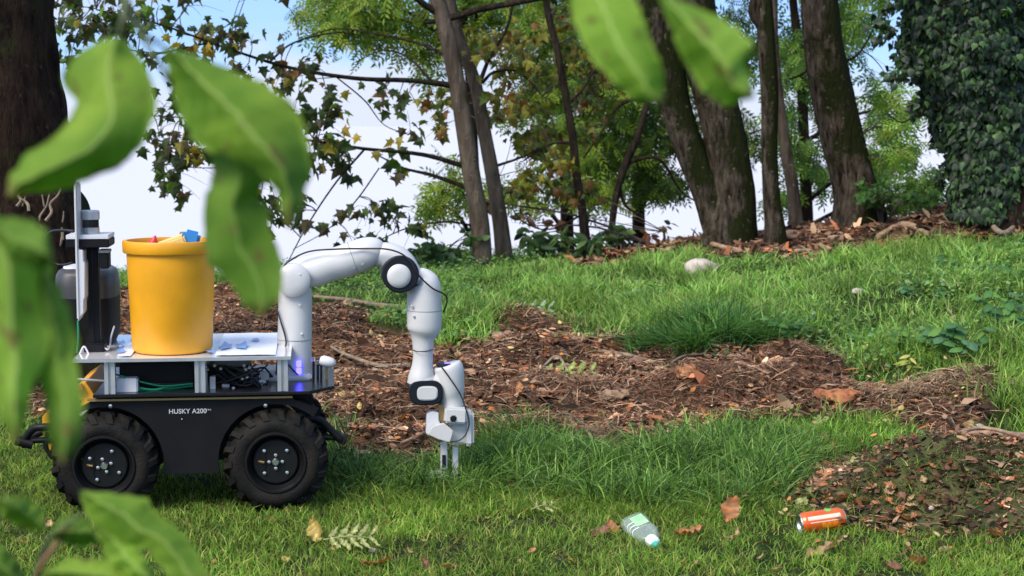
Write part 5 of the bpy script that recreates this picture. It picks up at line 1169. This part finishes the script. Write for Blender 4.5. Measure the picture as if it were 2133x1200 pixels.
arm_tube([(610, 795, 78, 0), (612, 770, 76, 0), (613, 740, 74, 0), (614, 690, 72, 0), (615, 640, 71, 0), (614, 612, 72, 0), (613, 590, 66, 0), (613, 575, 52, 0)], 'arm_base')
for yy, w_ in ((706, 73.5),):
    a = L(614, yy, YA); MB().lathe([(RS(w_ / 2, YA) - .002, -.0009), (RS(w_ / 2, YA) + .0006, -.0009), (RS(w_ / 2, YA) + .0006, .0009), (RS(w_ / 2, YA) - .002, .0009)], o=a, n=36).build('seam', M['grey'], rob)
for i in range(3): lbox(617, 752 + i * 15, 628, 765 + i * 15, YA - RS(39, YA) - .0035, .012, 'status_light', M['led'], .002)
disc(612, 580, 35, YA * 0 - .075, .06, 'shoulder_joint', M['white'], dome=.010)
arm_tube([(606, 578, 60, 0), (630, 568, 66, 0), (660, 562, 70, 0), (690, 551, 68, 0), (715, 545, 70, 0), (740, 536, 70, 0), (765, 527, 68, 0), (782, 521, 58, 0), (795, 517, 40, 0), (803, 515, 14, 0)], 'upper_arm')
def seam_tube(p0, p1, r_px, m=None):
    a = L(*p0, YA); b = L(*p1, YA); d = (b - a).normalized(); c = (a + b) / 2
    MB().tube([c - d * .0009, c + d * .0009], RS(r_px, YA) + .0006, 32).build('seam', m or M['grey'], rob)
seam_tube((725, 541), (745, 534), 35.2)
# elbow
arm_tube([(775, 535, 40, .0), (800, 532, 56, .0), (830, 545, 62, .0), (845, 570, 66, .0), (855, 590, 62, .0)], 'elbow_link')
disc(832, 568, 39, -.072, .05, 'elbow_ring', M['ring'])
disc(829, 571, 25, -.079, -.06, 'elbow_cap', M['white'], dome=.006)
arm_tube([(866, 586, 40, 0), (876, 580, 46, 0), (884, 590, 64, 0), (884, 612, 72, 0), (884, 645, 74, 0), (884, 670, 74, 0), (883, 688, 70, 0), (881, 704, 50, 0), (881, 725, 44, 0), (881, 745, 43, 0), (880, 762, 46, 0), (878, 785, 56, 0), (876, 800, 58, 0)], 'forearm')
seam_tube((884, 640), (884, 652), 37.1)
seam_tube((881, 722), (881, 736), 22.2)
# wrist
def rdisc(px_, py_, w_, h_, y0, y1, name, m, skew=0, p=3.2):
    c = L(px_, py_, YA); a = RS(w_ / 2, YA); b = RS(h_ / 2, YA); poly = []
    for k in range(40):
        t = 2 * PI * k / 40; co, si = math.cos(t), math.sin(t); x_ = a * math.copysign(abs(co) ** (2 / p), co); z_ = b * math.copysign(abs(si) ** (2 / p), si)
        poly.append((c.x + x_ + skew * z_, c.z + z_))
    return MB().prism(poly, y0 + YA, y1 + YA).build(name, m, rob, True, bev=.004, ang=40)
arm_tube([(872, 780, 50, 0), (880, 796, 60, 0), (884, 815, 62, 0), (885, 835, 48, 0), (886, 841, 20, 0)], 'wrist_link')
rdisc(886, 814, 70, 52, -.055, .05, 'wrist_ring', M['ring'])
rdisc(888, 814, 44, 31, -.060, -.04, 'wrist_cap', M['white'])
arm_tube([(930, 759, 52, 0), (931, 762, 60, 0), (935, 772, 64, 0), (937, 800, 63, 0), (938, 815, 60, 0), (940, 830, 52, 0), (941, 846, 50, 0)], 'hand_flange')
a = L(932, 759, YA); MB().lathe([(0, .004), (RS(20, YA), .004), (RS(24, YA), 0), (RS(24, YA), -.006), (0, -.006)], o=a, n=30).build('flange_disc', M['ring'], rob, True)
MB().lathe([(0, .0052), (RS(7, YA), .0052), (RS(7, YA), .003)], o=a, n=16).build('status_light', M['led'], rob)
arm_tube([(900, 790, 40, 0), (920, 800, 50, 0), (935, 805, 52, 0)], 'wrist_neck')
arm_tube([(942, 845, 44, 0), (943, 856, 42, 0)], 'hand_collar', M['grey'])
lbox(913, 843, 925, 878, YA - .03, .03, 'mount_bar', M['bronze'], .001)
lbox(926, 851, 973, 882, YA - .06, .05, 'wrist_camera', M['white'], .006, rot=.08)
lbox(938, 866, 951, 879, YA - .066, .02, 'camera_lens', M['lens'], .004)
lbox(966, 857, 988, 930, YA - .03, .07, 'gripper_hand', M['white'], .010)
lbox(938, 883, 980, 926, YA - .02, .06, 'gripper_hand', M['white'], .008)
qprism([(889, 863), (900, 857), (914, 860), (914, 876), (918, 884), (905, 903), (888, 905)], YA - .04, .045, 'printed_bracket', M['lgrey'])
qprism([(890, 905), (903, 888), (925, 882), (944, 898), (942, 908), (937, 922), (915, 916)], YA - .065, .02, 'printed_bracket', M['white'])
lbox(918, 924, 932, 978, YA - .02, .03, 'gripper_finger', M['white'], .002)
lbox(921, 948, 929, 974, YA - .024, .008, 'finger_pad', M['ring'], .001)
lbox(943, 932, 955, 1000, YA - .01, .03, 'gripper_finger', M['white'], .002)
cable([(586, 565, YA - .05), (597, 548, YA - .06), (640, 525, YA - .05), (700, 519, YA - .06), (760, 518, YA - .06), (805, 519, YA - .07), (835, 528, YA - .075), (855, 545, YA - .08), (872, 573, YA - .078), (900, 600, YA - .065), (928, 615, YA - .03), (931, 628, YA - .02), (924, 650, YA)], .0028, M['cable'], sub=8)
cable([(576, 640, YA - .03), (585, 670, YA - .05), (596, 712, YA - .06), (591, 745, YA - .062), (610, 770, YA - .066), (640, 800, YA - .05)], .0028, M['cable'], sub=8)
cable([(914, 757, YA - .05), (935, 785, YA - .055), (958, 820, YA - .06), (968, 845, YA - .065), (977, 880, YA - .068), (970, 905, YA - .07), (955, 918, YA - .072), (938, 920, YA - .07)], .0024, M['cable'], sub=8)
cable([(861, 729, YA - .01), (870, 732, YA - .040), (890, 731, YA - .040), (902, 727, YA - .01)], .0012, M['cable'])
for a, b, yo in ((625, 636, -.0565), (738, 557, -.045), (755, 550, -.047), (858, 638, -.05), (862, 659, -.05), (905, 659, -.044), (625, 572, -.083), (629, 696, -.053)):
    p = L(a, b, YA + yo); MB().lathe([(.0042, .004), (.0042, -.001), (.0025, -.002), (.0022, .001), (0, .001)], o=p, ax='Y', n=10).build('screw', M['lgrey'], rob, True)

# ------------------------------------------------------------------ bucket and contents
bc = L(359, 700, .185); bw = ROB_O + fw * bc.x + inw * .185; bw.z = ZDt + .0005
def brow(py_): return L(359, py_, .185).z - ZDt
rt = RS(99, .185); H_ = brow(500)
bk = empty('bucket', bw, YAW, label='round yellow-orange plastic bin standing on the robot deck', cat='bucket')
rb = RS(83, .185); r2 = RS(91.5, .185)
MB().lathe([(0, .004), (rb - .016, .0), (rb - .006, .003), (rb, .012), (r2 - .001, H_ - .035), (r2, H_ - .006), (r2 - .004, H_ - .006), (rb - .003, .012), (0, .01)], n=56).build('bin_body', M['bucket'], bk, True, ang=50)
MB().lathe([(r2 + .0005, H_ - .036), (rt - .0035, H_ - .038), (rt - .001, H_ - .034), (rt, H_ - .005), (rt - .002, H_), (r2 - .002, H_), (r2 - .003, H_ - .008)], n=56).build('rim', M['bucket'], bk, True, ang=40)
def item(name, label, cat, px_, py_, yl, d, m, rot):
    p = L(px_, py_, yl); wpt = ROB_O + fw * p.x + inw * yl; wpt.z = p.z
    o = MB().box((0, 0, 0), d, bev=min(d) * .2).build(name, m); o.location = wpt; o.rotation_euler = rot; return tag(o, label, cat)
item('blue_box', 'small bright blue carton sticking out of the orange bin', 'carton', 396, 505, .17, (.055, .05, .075), M['blue'], (0, .25, .2))
item('grey_lid', 'grey lid on top of the blue carton in the bin', 'lid', 384, 487, .22, (.03, .03, .012), M['grey'], (0, 0, .2))
item('yellow_packet', 'flat cream yellow packet beside the blue carton in the bin', 'packet', 355, 508, .16, (.10, .06, .03), M['cream'], (.1, -.35, .1))
p = L(319, 512, .14); o = MB().lathe([(0, -.03), (.022, -.025), (.02, 0), (.008, .018), (.003, .028), (0, .03)], n=12).build('red_wrapper', M['red'], None, True, ang=30); wpt = ROB_O + fw * p.x + inw * .14; wpt.z = p.z + .005; o.location = wpt; o.rotation_euler = (.2, .3, 0); tag(o, 'crumpled red wrapper at the left side of the orange bin', 'wrapper')
p = L(360, 540, .185); o = MB().lathe([(0, 0), (.10, -.002), (.11, -.01), (.09, -.10), (0, -.11)], n=16).build('paper_rubbish', M['cream'], None, True); wpt = ROB_O + fw * p.x + inw * .185; wpt.z = p.z; o.location = wpt; tag(o, 'loose paper rubbish filling the inside of the orange bin', 'rubbish')

# ------------------------------------------------------------------ litter objects
clear = mat('clear_plastic', (.72, .86, .80), .14, spec=1, bump=.25, bscale=30); clear.node_tree.nodes['Principled BSDF'].inputs['Alpha'].default_value = .22
M['cap_white'] = mat('cap_white', (.75, .80, .80), .35); M['teal'] = mat('teal_plastic', (.02, .42, .33), .35)
M['label_green'] = mat('label_green', (.25, .55, .25), .5, col2=(.45, .65, .4), nscale=30)
a = Gp(1312, 1100); b_ = Gp(1375, 1140); ax = (b_ - a); ax.z = 0; rz = math.atan2(ax.y, ax.x)
bl = empty('plastic_bottle', Gp(1338, 1124), rz, label='clear plastic detergent bottle with white cap lying in the short grass', cat='bottle')
bl.location.z += .024
bl.scale = (1.2, 1.05, 1.05)
def sq(r, x_, n_=24, ky=.62):
    o_ = []
    for k in range(n_):
        t = 2 * PI * k / n_; co, si = math.cos(t), math.sin(t); o_.append((x_, r * math.copysign(abs(co) ** .6, co), r * ky * math.copysign(abs(si) ** .6, si)))
    return o_
rows = [(.010, 0), (.030, 0), (.036, .006), (.037, .04), (.034, .07), (.036, .09), (.034, .105), (.024, .122), (.014, .130)]
V = []; Fc = []
for r, x_ in rows: V += sq(r, x_ - .07)
for i in range(len(rows) - 1):
    for k in range(24): Fc.append((i * 24 + k, i * 24 + (k + 1) % 24, (i + 1) * 24 + (k + 1) % 24, (i + 1) * 24 + k))
Fc.append(tuple(range(24)))
MB().add(V, Fc).build('bottle_body', clear, bl, True, ang=60)
for i in range(3): MB().tube([(.0 + .018 * i - .02, -.034, .0), (.018 * i - .02, -.030, .02), (.018 * i - .02, -.01, .0245)], .0014, 5, True, 4).build('rib', M['cap_white'], bl)
MB().box((-.02, .006, .0238), (.055, .036, .0008)).build('label', M['label_green'], bl)
mb = MB().lathe([(.0, .058), (.017, .058), (.019, .064), (.018, .080), (.012, .086), (0, .086)], ax='X', n=20); mb.build('cap', M['cap_white'], bl, True, ang=40)
MB().lathe([(0, .085), (.009, .085), (.0085, .097), (.006, .101), (0, .101)], ax='X', n=14).build('nozzle', M['teal'], bl, True, ang=40)
bl.rotation_euler = (.35, math.radians(8), rz)
# can
M['orange_can'] = mat('orange_can', (.82, .10, .012), .28, .35, col2=(.75, .16, .02), nscale=25, coat=.5); M['can_logo'] = mat('can_green', (.12, .5, .08), .35)
a = Gp(1668, 1092); b_ = Gp(1755, 1085); ax = b_ - a; ax.z = 0; rz = math.atan2(ax.y, ax.x) + .12
cn = empty('drink_can', Gp(1711, 1106) + Vector((0, 0, .030)), rz, label='orange aluminium drink can lying at the edge of the leaf litter', cat='can')
cn.rotation_euler = (0, -.1, rz)
MB().lathe([(.0255, -.0665), (.0275, -.064), (.031, -.058), (.0325, -.05), (.0325, .05), (.031, .057), (.0275, .063), (.026, .066)], ax='X', n=40).build('can_body', M['orange_can'], cn, True, ang=50)
MB().lathe([(0, -.062), (.022, -.062), (.0235, -.066), (.026, -.0685), (.0272, -.066), (.0268, -.0638)], ax='X', n=32).build('can_top', M['steel'], cn, True, ang=50)
MB().lathe([(0, .060), (.02, .061), (.0235, .0665), (.0262, .0675), (.0265, .0655)], ax='X', n=32).build('can_bottom', M['steel'], cn, True, ang=50)
def decal(name, x0, x1, a0, a1, m, r=.0328, round_=False):
    V = []; Fc = []; na, nx_ = 10, 10
    for i in range(nx_ + 1):
        for j in range(na + 1):
            u = i / nx_; v = j / na
            if round_:
                uu = (u - .5) * 2; hh2 = math.sqrt(max(0, 1 - uu * uu)); v = .5 + (v - .5) * hh2
            aa = a0 + (a1 - a0) * v; V.append((x0 + (x1 - x0) * u, -r * math.cos(aa), r * math.sin(aa)))
    for i in range(nx_):
        for j in range(na): k = i * (na + 1) + j; Fc.append((k, k + 1, k + na + 2, k + na + 1))
    MB().add(V, Fc).build(name, m, cn, True, ang=80)
decal('can_logo', .008, .030, 1.1, 1.75, M['can_logo'], round_=True)
decal('can_band', -.05, .05, .42, .78, mat('can_pale', (.85, .55, .45), .3))
decal('can_stripe', -.045, .048, .16, .22, mat('can_white', (.75, .7, .62), .3))
decal('can_picture', -.01, .04, -.45, .1, mat('can_fruit', (.75, .28, .01), .3, col2=(.6, .1, .01), nscale=60))
# crumpled clear plastic gripped by the fingers
bm = bmesh.new(); bmesh.ops.create_icosphere(bm, subdivisions=4, radius=1)
for v in bm.verts:
    q = v.co.copy(); f = 1 + .9 * (abs(float(fbm(q.x * 3 + 4, q.y * 3 + q.z * 4, 8)) - .5) - .12) + .2 * (float(vnoise(q.x * 9, q.z * 9 + q.y * 5, 3)) - .5)
    v.co = Vector((q.x * .055, q.y * .035, q.z * .022)) * f
me = bpy.data.meshes.new('crumpled_plastic'); bm.to_mesh(me); bm.free(); 
p = L(925, 993, YA); o = link('crumpled_plastic', me, clear); wpt = ROB_O + fw * p.x + inw * YA; wpt.z = p.z; o.location = wpt; o.rotation_euler = (0, .1, YAW)
tag(o, 'crumpled clear plastic piece held in the grass by the gripper', 'rubbish')

# ================================================================== foreground saplings (out of focus leaves close to the camera)
def fgm(name, c1, c2, vein):
    m = bpy.data.materials.new(name); m.use_nodes = True; t = m.node_tree; n = t.nodes; l = t.links; b = n['Principled BSDF']; b.inputs['Roughness'].default_value = .58; b.inputs['Specular IOR Level'].default_value = .25
    uv = n.new('ShaderNodeUVMap'); s = n.new('ShaderNodeSeparateXYZ'); l.new(uv.outputs[0], s.inputs[0])
    tc = n.new('ShaderNodeTexCoord'); nz = n.new('ShaderNodeTexNoise'); nz.inputs['Scale'].default_value = 22; nz.inputs['Detail'].default_value = 6; l.new(tc.outputs['Object'], nz.inputs['Vector'])
    mr = n.new('ShaderNodeMapRange'); mr.inputs[1].default_value = .35; mr.inputs[2].default_value = .65; l.new(nz.outputs[0], mr.inputs[0])
    m1 = n.new('ShaderNodeMix'); m1.data_type = 'RGBA'; m1.inputs['A'].default_value = (*c1, 1); m1.inputs['B'].default_value = (*c2, 1); l.new(mr.outputs[0], m1.inputs['Factor'])
    ab = n.new('ShaderNodeMath'); ab.operation = 'ABSOLUTE'; l.new(s.outputs[0], ab.inputs[0])
    # side veins: |s| * k - t
    cmb = n.new('ShaderNodeMath'); cmb.operation = 'MULTIPLY_ADD'; cmb.inputs[1].default_value = -3.2; l.new(ab.outputs[0], cmb.inputs[0])
    sc = n.new('ShaderNodeMath'); sc.operation = 'MULTIPLY'; sc.inputs[1].default_value = 11; l.new(s.outputs[1], sc.inputs[0]); l.new(sc.outputs[0], cmb.inputs[2])
    fr = n.new('ShaderNodeMath'); fr.operation = 'PINGPONG'; fr.inputs[1].default_value = .5; l.new(cmb.outputs[0], fr.inputs[0])
    mv = n.new('ShaderNodeMapRange'); mv.inputs[1].default_value = .06; mv.inputs[2].default_value = .0; mv.inputs[4].default_value = .55; l.new(fr.outputs[0], mv.inputs[0])
    mm = n.new('ShaderNodeMapRange'); mm.inputs[1].default_value = .045; mm.inputs[2].default_value = .02; l.new(ab.outputs[0], mm.inputs[0])
    mxx = n.new('ShaderNodeMath'); mxx.operation = 'MAXIMUM'; l.new(mv.outputs[0], mxx.inputs[0]); l.new(mm.outputs[0], mxx.inputs[1])
    m2 = n.new('ShaderNodeMix'); m2.data_type = 'RGBA'; m2.inputs['B'].default_value = (*vein, 1); l.new(m1.outputs['Result'], m2.inputs['A']); l.new(mxx.outputs[0], m2.inputs['Factor'])
    # spots
    n3 = n.new('ShaderNodeTexNoise'); n3.inputs['Scale'].default_value = 55; n3.inputs['Detail'].default_value = 2; l.new(tc.outputs['Object'], n3.inputs['Vector'])
    m3r = n.new('ShaderNodeMapRange'); m3r.inputs[1].default_value = .64; m3r.inputs[2].default_value = .70; m3r.inputs[4].default_value = .8; l.new(n3.outputs[0], m3r.inputs[0])
    tipm = n.new('ShaderNodeMapRange'); tipm.inputs[1].default_value = .90; tipm.inputs[2].default_value = 1.0; l.new(s.outputs[1], tipm.inputs[0])
    mz = n.new('ShaderNodeMath'); mz.operation = 'MAXIMUM'; l.new(m3r.outputs[0], mz.inputs[0]); l.new(tipm.outputs[0], mz.inputs[1])
    m4 = n.new('ShaderNodeMix'); m4.data_type = 'RGBA'; m4.inputs['B'].default_value = (.30, .26, .08, 1); l.new(m2.outputs['Result'], m4.inputs['A']); l.new(mz.outputs[0], m4.inputs['Factor'])
    l.new(m4.outputs['Result'], b.inputs['Base Color'])
    bp = n.new('ShaderNodeBump'); bp.inputs['Strength'].default_value = .35; bp.inputs['Distance'].default_value = .003; bp.invert = True; l.new(mxx.outputs[0], bp.inputs['Height']); l.new(bp.outputs[0], b.inputs['Normal'])
    tr = n.new('ShaderNodeBsdfTranslucent'); l.new(m4.outputs['Result'], tr.inputs[0]); ms = n.new('ShaderNodeMixShader'); ms.inputs[0].default_value = .7
    l.new(b.outputs[0], ms.inputs[1]); l.new(tr.outputs[0], ms.inputs[2]); l.new(ms.outputs[0], n['Material Output'].inputs[0]); return m
M['fg'] = fgm('near_leaf', (.22, .42, .05), (.42, .60, .09), (.56, .70, .24))
M['fg_dark'] = fgm('near_leaf_dark', (.15, .33, .04), (.30, .49, .075), (.44, .60, .18))
M['fg_bright'] = fgm('near_leaf_bright', (.32, .54, .06), (.50, .70, .13), (.62, .78, .30))
def resample(pl, n_):
    p = np.array(pl, float); d = np.r_[0, np.cumsum(np.hypot(*np.diff(p, axis=0).T))]; t = np.linspace(0, d[-1], n_)
    q = np.stack([np.interp(t, d, p[:, 0]), np.interp(t, d, p[:, 1])], 1)
    for _ in range(2): q[1:-1] = .25 * q[:-2] + .5 * q[1:-1] + .25 * q[2:]
    return q
def pair_resample(l_, r_, n_):
    if len(l_) != len(r_): return resample(l_, n_), resample(r_, n_)
    l_ = np.array(l_, float); r_ = np.array(r_, float); mid = (l_ + r_) / 2; d = np.r_[0, np.cumsum(np.hypot(*np.diff(mid, axis=0).T) + 8)]; t = np.linspace(0, d[-1], n_); o_ = []
    for p in (l_, r_):
        q = np.stack([np.interp(t, d, p[:, 0]), np.interp(t, d, p[:, 1])], 1)
        q[1:-1] = .25 * q[:-2] + .5 * q[1:-1] + .25 * q[2:]; o_.append(q)
    return o_
def near_leaf(parent, root, left, right, Y0, Y1, m, cup=.02, wave=.006, label=None, seed=0):
    """a leaf blade between two margin curves; it has its own distance, cupping, waves and thickness"""
    n_, k = 34, 12; A, B = pair_resample(left, right, n_); V = []; UV = []
    for i in range(n_):
        t = i / (n_ - 1)
        jl = (float(vnoise(i * .8, seed, 2)) - .5) * 11 + (1.6 if i % 2 else 0); jr = (float(vnoise(i * .8, seed + 9, 2)) - .5) * 11 + (1.6 if i % 2 else 0)
        a = A[i]; b_ = B[i]; w_ = b_ - a; nn_ = np.hypot(*w_) + 1e-6; u_ = w_ / nn_
        a = a - u_ * min(jl + 7 * math.sin(PI * t), nn_ * .25); b_ = b_ + u_ * min(jr + 7 * math.sin(PI * t), nn_ * .25)
        for j in range(k + 1):
            s = j / k * 2 - 1; q = a + (b_ - a) * (j / k)
            Yv = Y0 + (Y1 - Y0) * t - cup * (1 - abs(s)) + wave * math.sin(t * 6 + s * 1.5 + seed) + wave * .25 * math.sin(t * 23 + seed) * abs(s)
            V.append(tuple(P(q[0], q[1], Yv) - root)); UV.append((s, t))
    Fc = [(i * (k + 1) + j, i * (k + 1) + j + 1, (i + 1) * (k + 1) + j + 1, (i + 1) * (k + 1) + j) for i in range(n_ - 1) for j in range(k)]
    nv = len(V); me = bpy.data.meshes.new('leaf')
    # real thickness: a second sheet behind, stitched at the margin
    V2 = [(x_, y_ + .0006, z_) for x_, y_, z_ in V]; rim = [j for j in range(k + 1)] + [(i + 1) * (k + 1) + k for i in range(n_ - 1)] + [(n_ - 1) * (k + 1) + j for j in range(k - 1, -1, -1)] + [i * (k + 1) for i in range(n_ - 2, 0, -1)]
    F2 = [tuple(x_ + nv for x_ in f[::-1]) for f in Fc]; R2 = [(rim[i], rim[(i + 1) % len(rim)], rim[(i + 1) % len(rim)] + nv, rim[i] + nv) for i in range(len(rim))]
    me.from_pydata(V + V2, [], Fc + F2 + R2); uvl = me.uv_layers.new(name='UVMap'); UVs = UV + UV
    for lp in me.loops: uvl.data[lp.index].uv = UVs[lp.vertex_index]
    for p_ in me.polygons: p_.use_smooth = True
    o = link('leaf', me, m, parent)
    if label: o['label'] = label
    return o
M['sapling'] = mat('sapling_stem', (.10, .14, .05), .6, noise=.3); M['redstem'] = mat('reddish_stem', (.22, .12, .06), .6)
# left sapling
rs = Vector((-.56, 1.2, float(gz(-.56, 1.2))))
s1 = empty('sapling', rs, label='out of focus leafy sapling hanging over the robot from the upper left', cat='sapling')
top = P(150, -420, 1.2)
def stem(o, root, pts, rr, m='sapling', name='stem'): return MB().tube([p - root for p in pts], rr, 8, True, 8).build(name, M[m], o, True, ang=80)
stem(s1, rs, [rs + Vector((0, 0, -.05)), rs + Vector((.01, 0, .7)), rs + Vector((.03, 0, 1.3)), P(-300, -300, 1.2), top], [.009, .008, .007, .005, .004], name='trunk')
stem(s1, rs, [top, P(225, -150, 1.2), P(262, -10, 1.18), P(292, 70, 1.18), P(325, 120, 1.17)], [.004, .003, .0022, .0018, .0014], name='twig')
stem(s1, rs, [P(262, -10, 1.18), P(255, 40, 1.17), P(245, 78, 1.17)], [.002, .0015, .001], name='twig')
stem(s1, rs, [P(292, 70, 1.18), P(330, 90, 1.19), P(345, 100, 1.19)], [.002, .0015, .001], name='twig')
stem(s1, rs, [P(325, 120, 1.17), P(370, 200, 1.19), P(435, 285, 1.2)], [.0016, .0014, .001], name='twig')
stem(s1, rs, [rs + Vector((.02, 0, 1.0)), P(-150, 400, 1.08), P(-60, 420, 1.06), P(-10, 458, 1.05), P(85, 560, 1.04)], [.004, .003, .002, .002, .0012], name='twig')
near_leaf(s1, rs, [(243, 74), (200, 84), (152, 125), (132, 172), (150, 196), (170, 222), (140, 262), (105, 300), (62, 316), (42, 340), (22, 368), (14, 405)],
          [(247, 76), (278, 98), (302, 140), (316, 195), (314, 235), (300, 285), (262, 335), (205, 362), (140, 388), (100, 396), (62, 398), (30, 418)], 1.17, 1.12, M['fg'], seed=1)
near_leaf(s1, rs, [(338, 95), (348, 140), (364, 190), (385, 240), (410, 290), (450, 318), (505, 330), (548, 362), (582, 405), (590, 445), (598, 472)],
          [(342, 95), (410, 118), (480, 148), (550, 180), (605, 222), (632, 275), (643, 330), (638, 380), (628, 420), (618, 452), (606, 476)], 1.19, 1.14, M['fg'], seed=2, cup=.03)
near_leaf(s1, rs, [(422, 262), (440, 310), (448, 360), (436, 410), (428, 460), (432, 505), (440, 545), (470, 578), (500, 620), (520, 645), (535, 660)],
          [(430, 262), (500, 290), (552, 330), (556, 372), (532, 400), (548, 445), (566, 495), (580, 545), (584, 595), (574, 635), (545, 660)], 1.2, 1.16, M['fg_dark'], seed=3, cup=.015)
near_leaf(s1, rs, [(-90, 440), (-70, 520), (-60, 620), (-50, 720), (-20, 800), (5, 870), (28, 928)], [(-90, 440), (0, 455), (70, 480), (108, 520), (106, 580), (92, 640), (98, 710), (76, 780), (56, 850), (48, 900), (34, 928)], 1.05, 1.0, M['fg_bright'], seed=4, cup=.03)
near_leaf(s1, rs, [(88, 560), (68, 600), (80, 680), (92, 760), (98, 850), (104, 920), (128, 966)], [(88, 560), (122, 595), (148, 670), (154, 750), (166, 830), (162, 900), (156, 950), (136, 966)], 1.04, 1.0, M['fg_dark'], seed=5, cup=.012)
near_leaf(s1, rs, [(-60, 455), (-20, 452), (30, 460), (70, 470), (100, 488), (112, 540)], [(-60, 455), (-40, 500), (0, 520), (50, 545), (85, 560), (112, 545)], 1.03, 1.0, M['fg_dark'], seed=6)
# upper right sapling
rs2 = Vector((.62, 1.15, float(gz(.62, 1.15))))
s2 = empty('sapling', rs2, label='out of focus sapling twig with two pale green leaves hanging in at the top', cat='sapling')
top = P(1500, -500, 1.15)
stem(s2, rs2, [rs2 + Vector((0, 0, -.05)), rs2 + Vector((-.01, 0, .7)), rs2 + Vector((-.02, 0, 1.3)), P(2300, -450, 1.15), top], [.009, .008, .007, .005, .004], name='trunk')
stem(s2, rs2, [top, P(1400, -200, 1.15), P(1365, -40, 1.14)], [.004, .003, .0015], name='twig')
stem(s2, rs2, [P(1400, -200, 1.15), P(1280, -120, 1.13), P(1240, -60, 1.12)], [.003, .002, .0015], name='twig')
near_leaf(s2, rs2, [(1240, -60), (1190, -20), (1192, 20), (1208, 60), (1234, 115), (1272, 152), (1304, 190), (1340, 212), (1374, 222)], [(1240, -60), (1310, -20), (1332, 40), (1346, 90), (1368, 125), (1384, 170), (1380, 220)], 1.12, 1.08, M['fg_bright'], seed=7)
near_leaf(s2, rs2, [(1362, -35), (1420, 10), (1480, 34), (1540, 68), (1568, 96), (1545, 125), (1562, 165), (1574, 202)], [(1362, -35), (1392, 30), (1420, 90), (1442, 150), (1472, 188), (1510, 220), (1565, 206)], 1.14, 1.1, M['fg_bright'], seed=8, cup=.03)
# bottom left sapling
rs3 = Vector((-.42, 1.35, float(gz(-.42, 1.35))))
s3 = empty('sapling', rs3, label='out of focus bright green plant rising into the lower left corner', cat='sapling')
stem(s3, rs3, [rs3 + Vector((0, 0, -.04)), rs3 + Vector((.02, 0, .45)), P(60, 1290, 1.38), P(80, 1190, 1.38), P(105, 1120, 1.36), P(170, 1072, 1.35)], [.006, .005, .003, .003, .0022, .0015], name='trunk')
stem(s3, rs3, [P(60, 1290, 1.38), P(85, 1180, 1.36), P(125, 1125, 1.36), P(150, 1100, 1.36)], [.003, .0024, .002, .001], 'redstem', 'twig')
near_leaf(s3, rs3, [(165, 1022), (182, 1062), (212, 1102), (262, 1132), (312, 1142), (342, 1182), (368, 1225)], [(165, 1022), (240, 1030), (302, 1040), (315, 1072), (372, 1110), (412, 1160), (448, 1222)], 1.35, 1.28, M['fg'], seed=9)
near_leaf(s3, rs3, [(-5, 1040), (10, 1070), (50, 1098), (98, 1104)], [(-5, 1040), (40, 1036), (78, 1062), (98, 1104)], 1.36, 1.38, M['fg'], seed=10)
near_leaf(s3, rs3, [(105, 1115), (140, 1130), (200, 1128), (215, 1140)], [(105, 1115), (130, 1080), (180, 1085), (215, 1138)], 1.37, 1.36, M['fg_dark'], seed=11)
near_leaf(s3, rs3, [(195, 1085), (215, 1130), (235, 1170), (270, 1200), (320, 1215)], [(195, 1085), (250, 1105), (285, 1140), (300, 1175), (328, 1212)], 1.33, 1.3, M['fg_bright'], seed=12)
near_leaf(s3, rs3, [(80, 1195), (140, 1215), (220, 1225), (300, 1225)], [(80, 1195), (150, 1170), (230, 1172), (310, 1215)], 1.34, 1.32, M['fg'], seed=13)
near_leaf(s3, rs3, [(-60, 1130), (-40, 1190), (20, 1215), (60, 1230)], [(-60, 1130), (0, 1140), (40, 1180), (62, 1228)], 1.35, 1.33, M['fg_dark'], seed=14)

for o in list(COL.objects):
    if o.parent is None and o.get('label') and len(o['label'].split()) > 16:
        q = o['label'].replace('close ', '').replace('well ', '').replace('mid-sized ', 'larger ').replace('leaf in the leaf heap', 'heap leaf')
        o['label'] = q
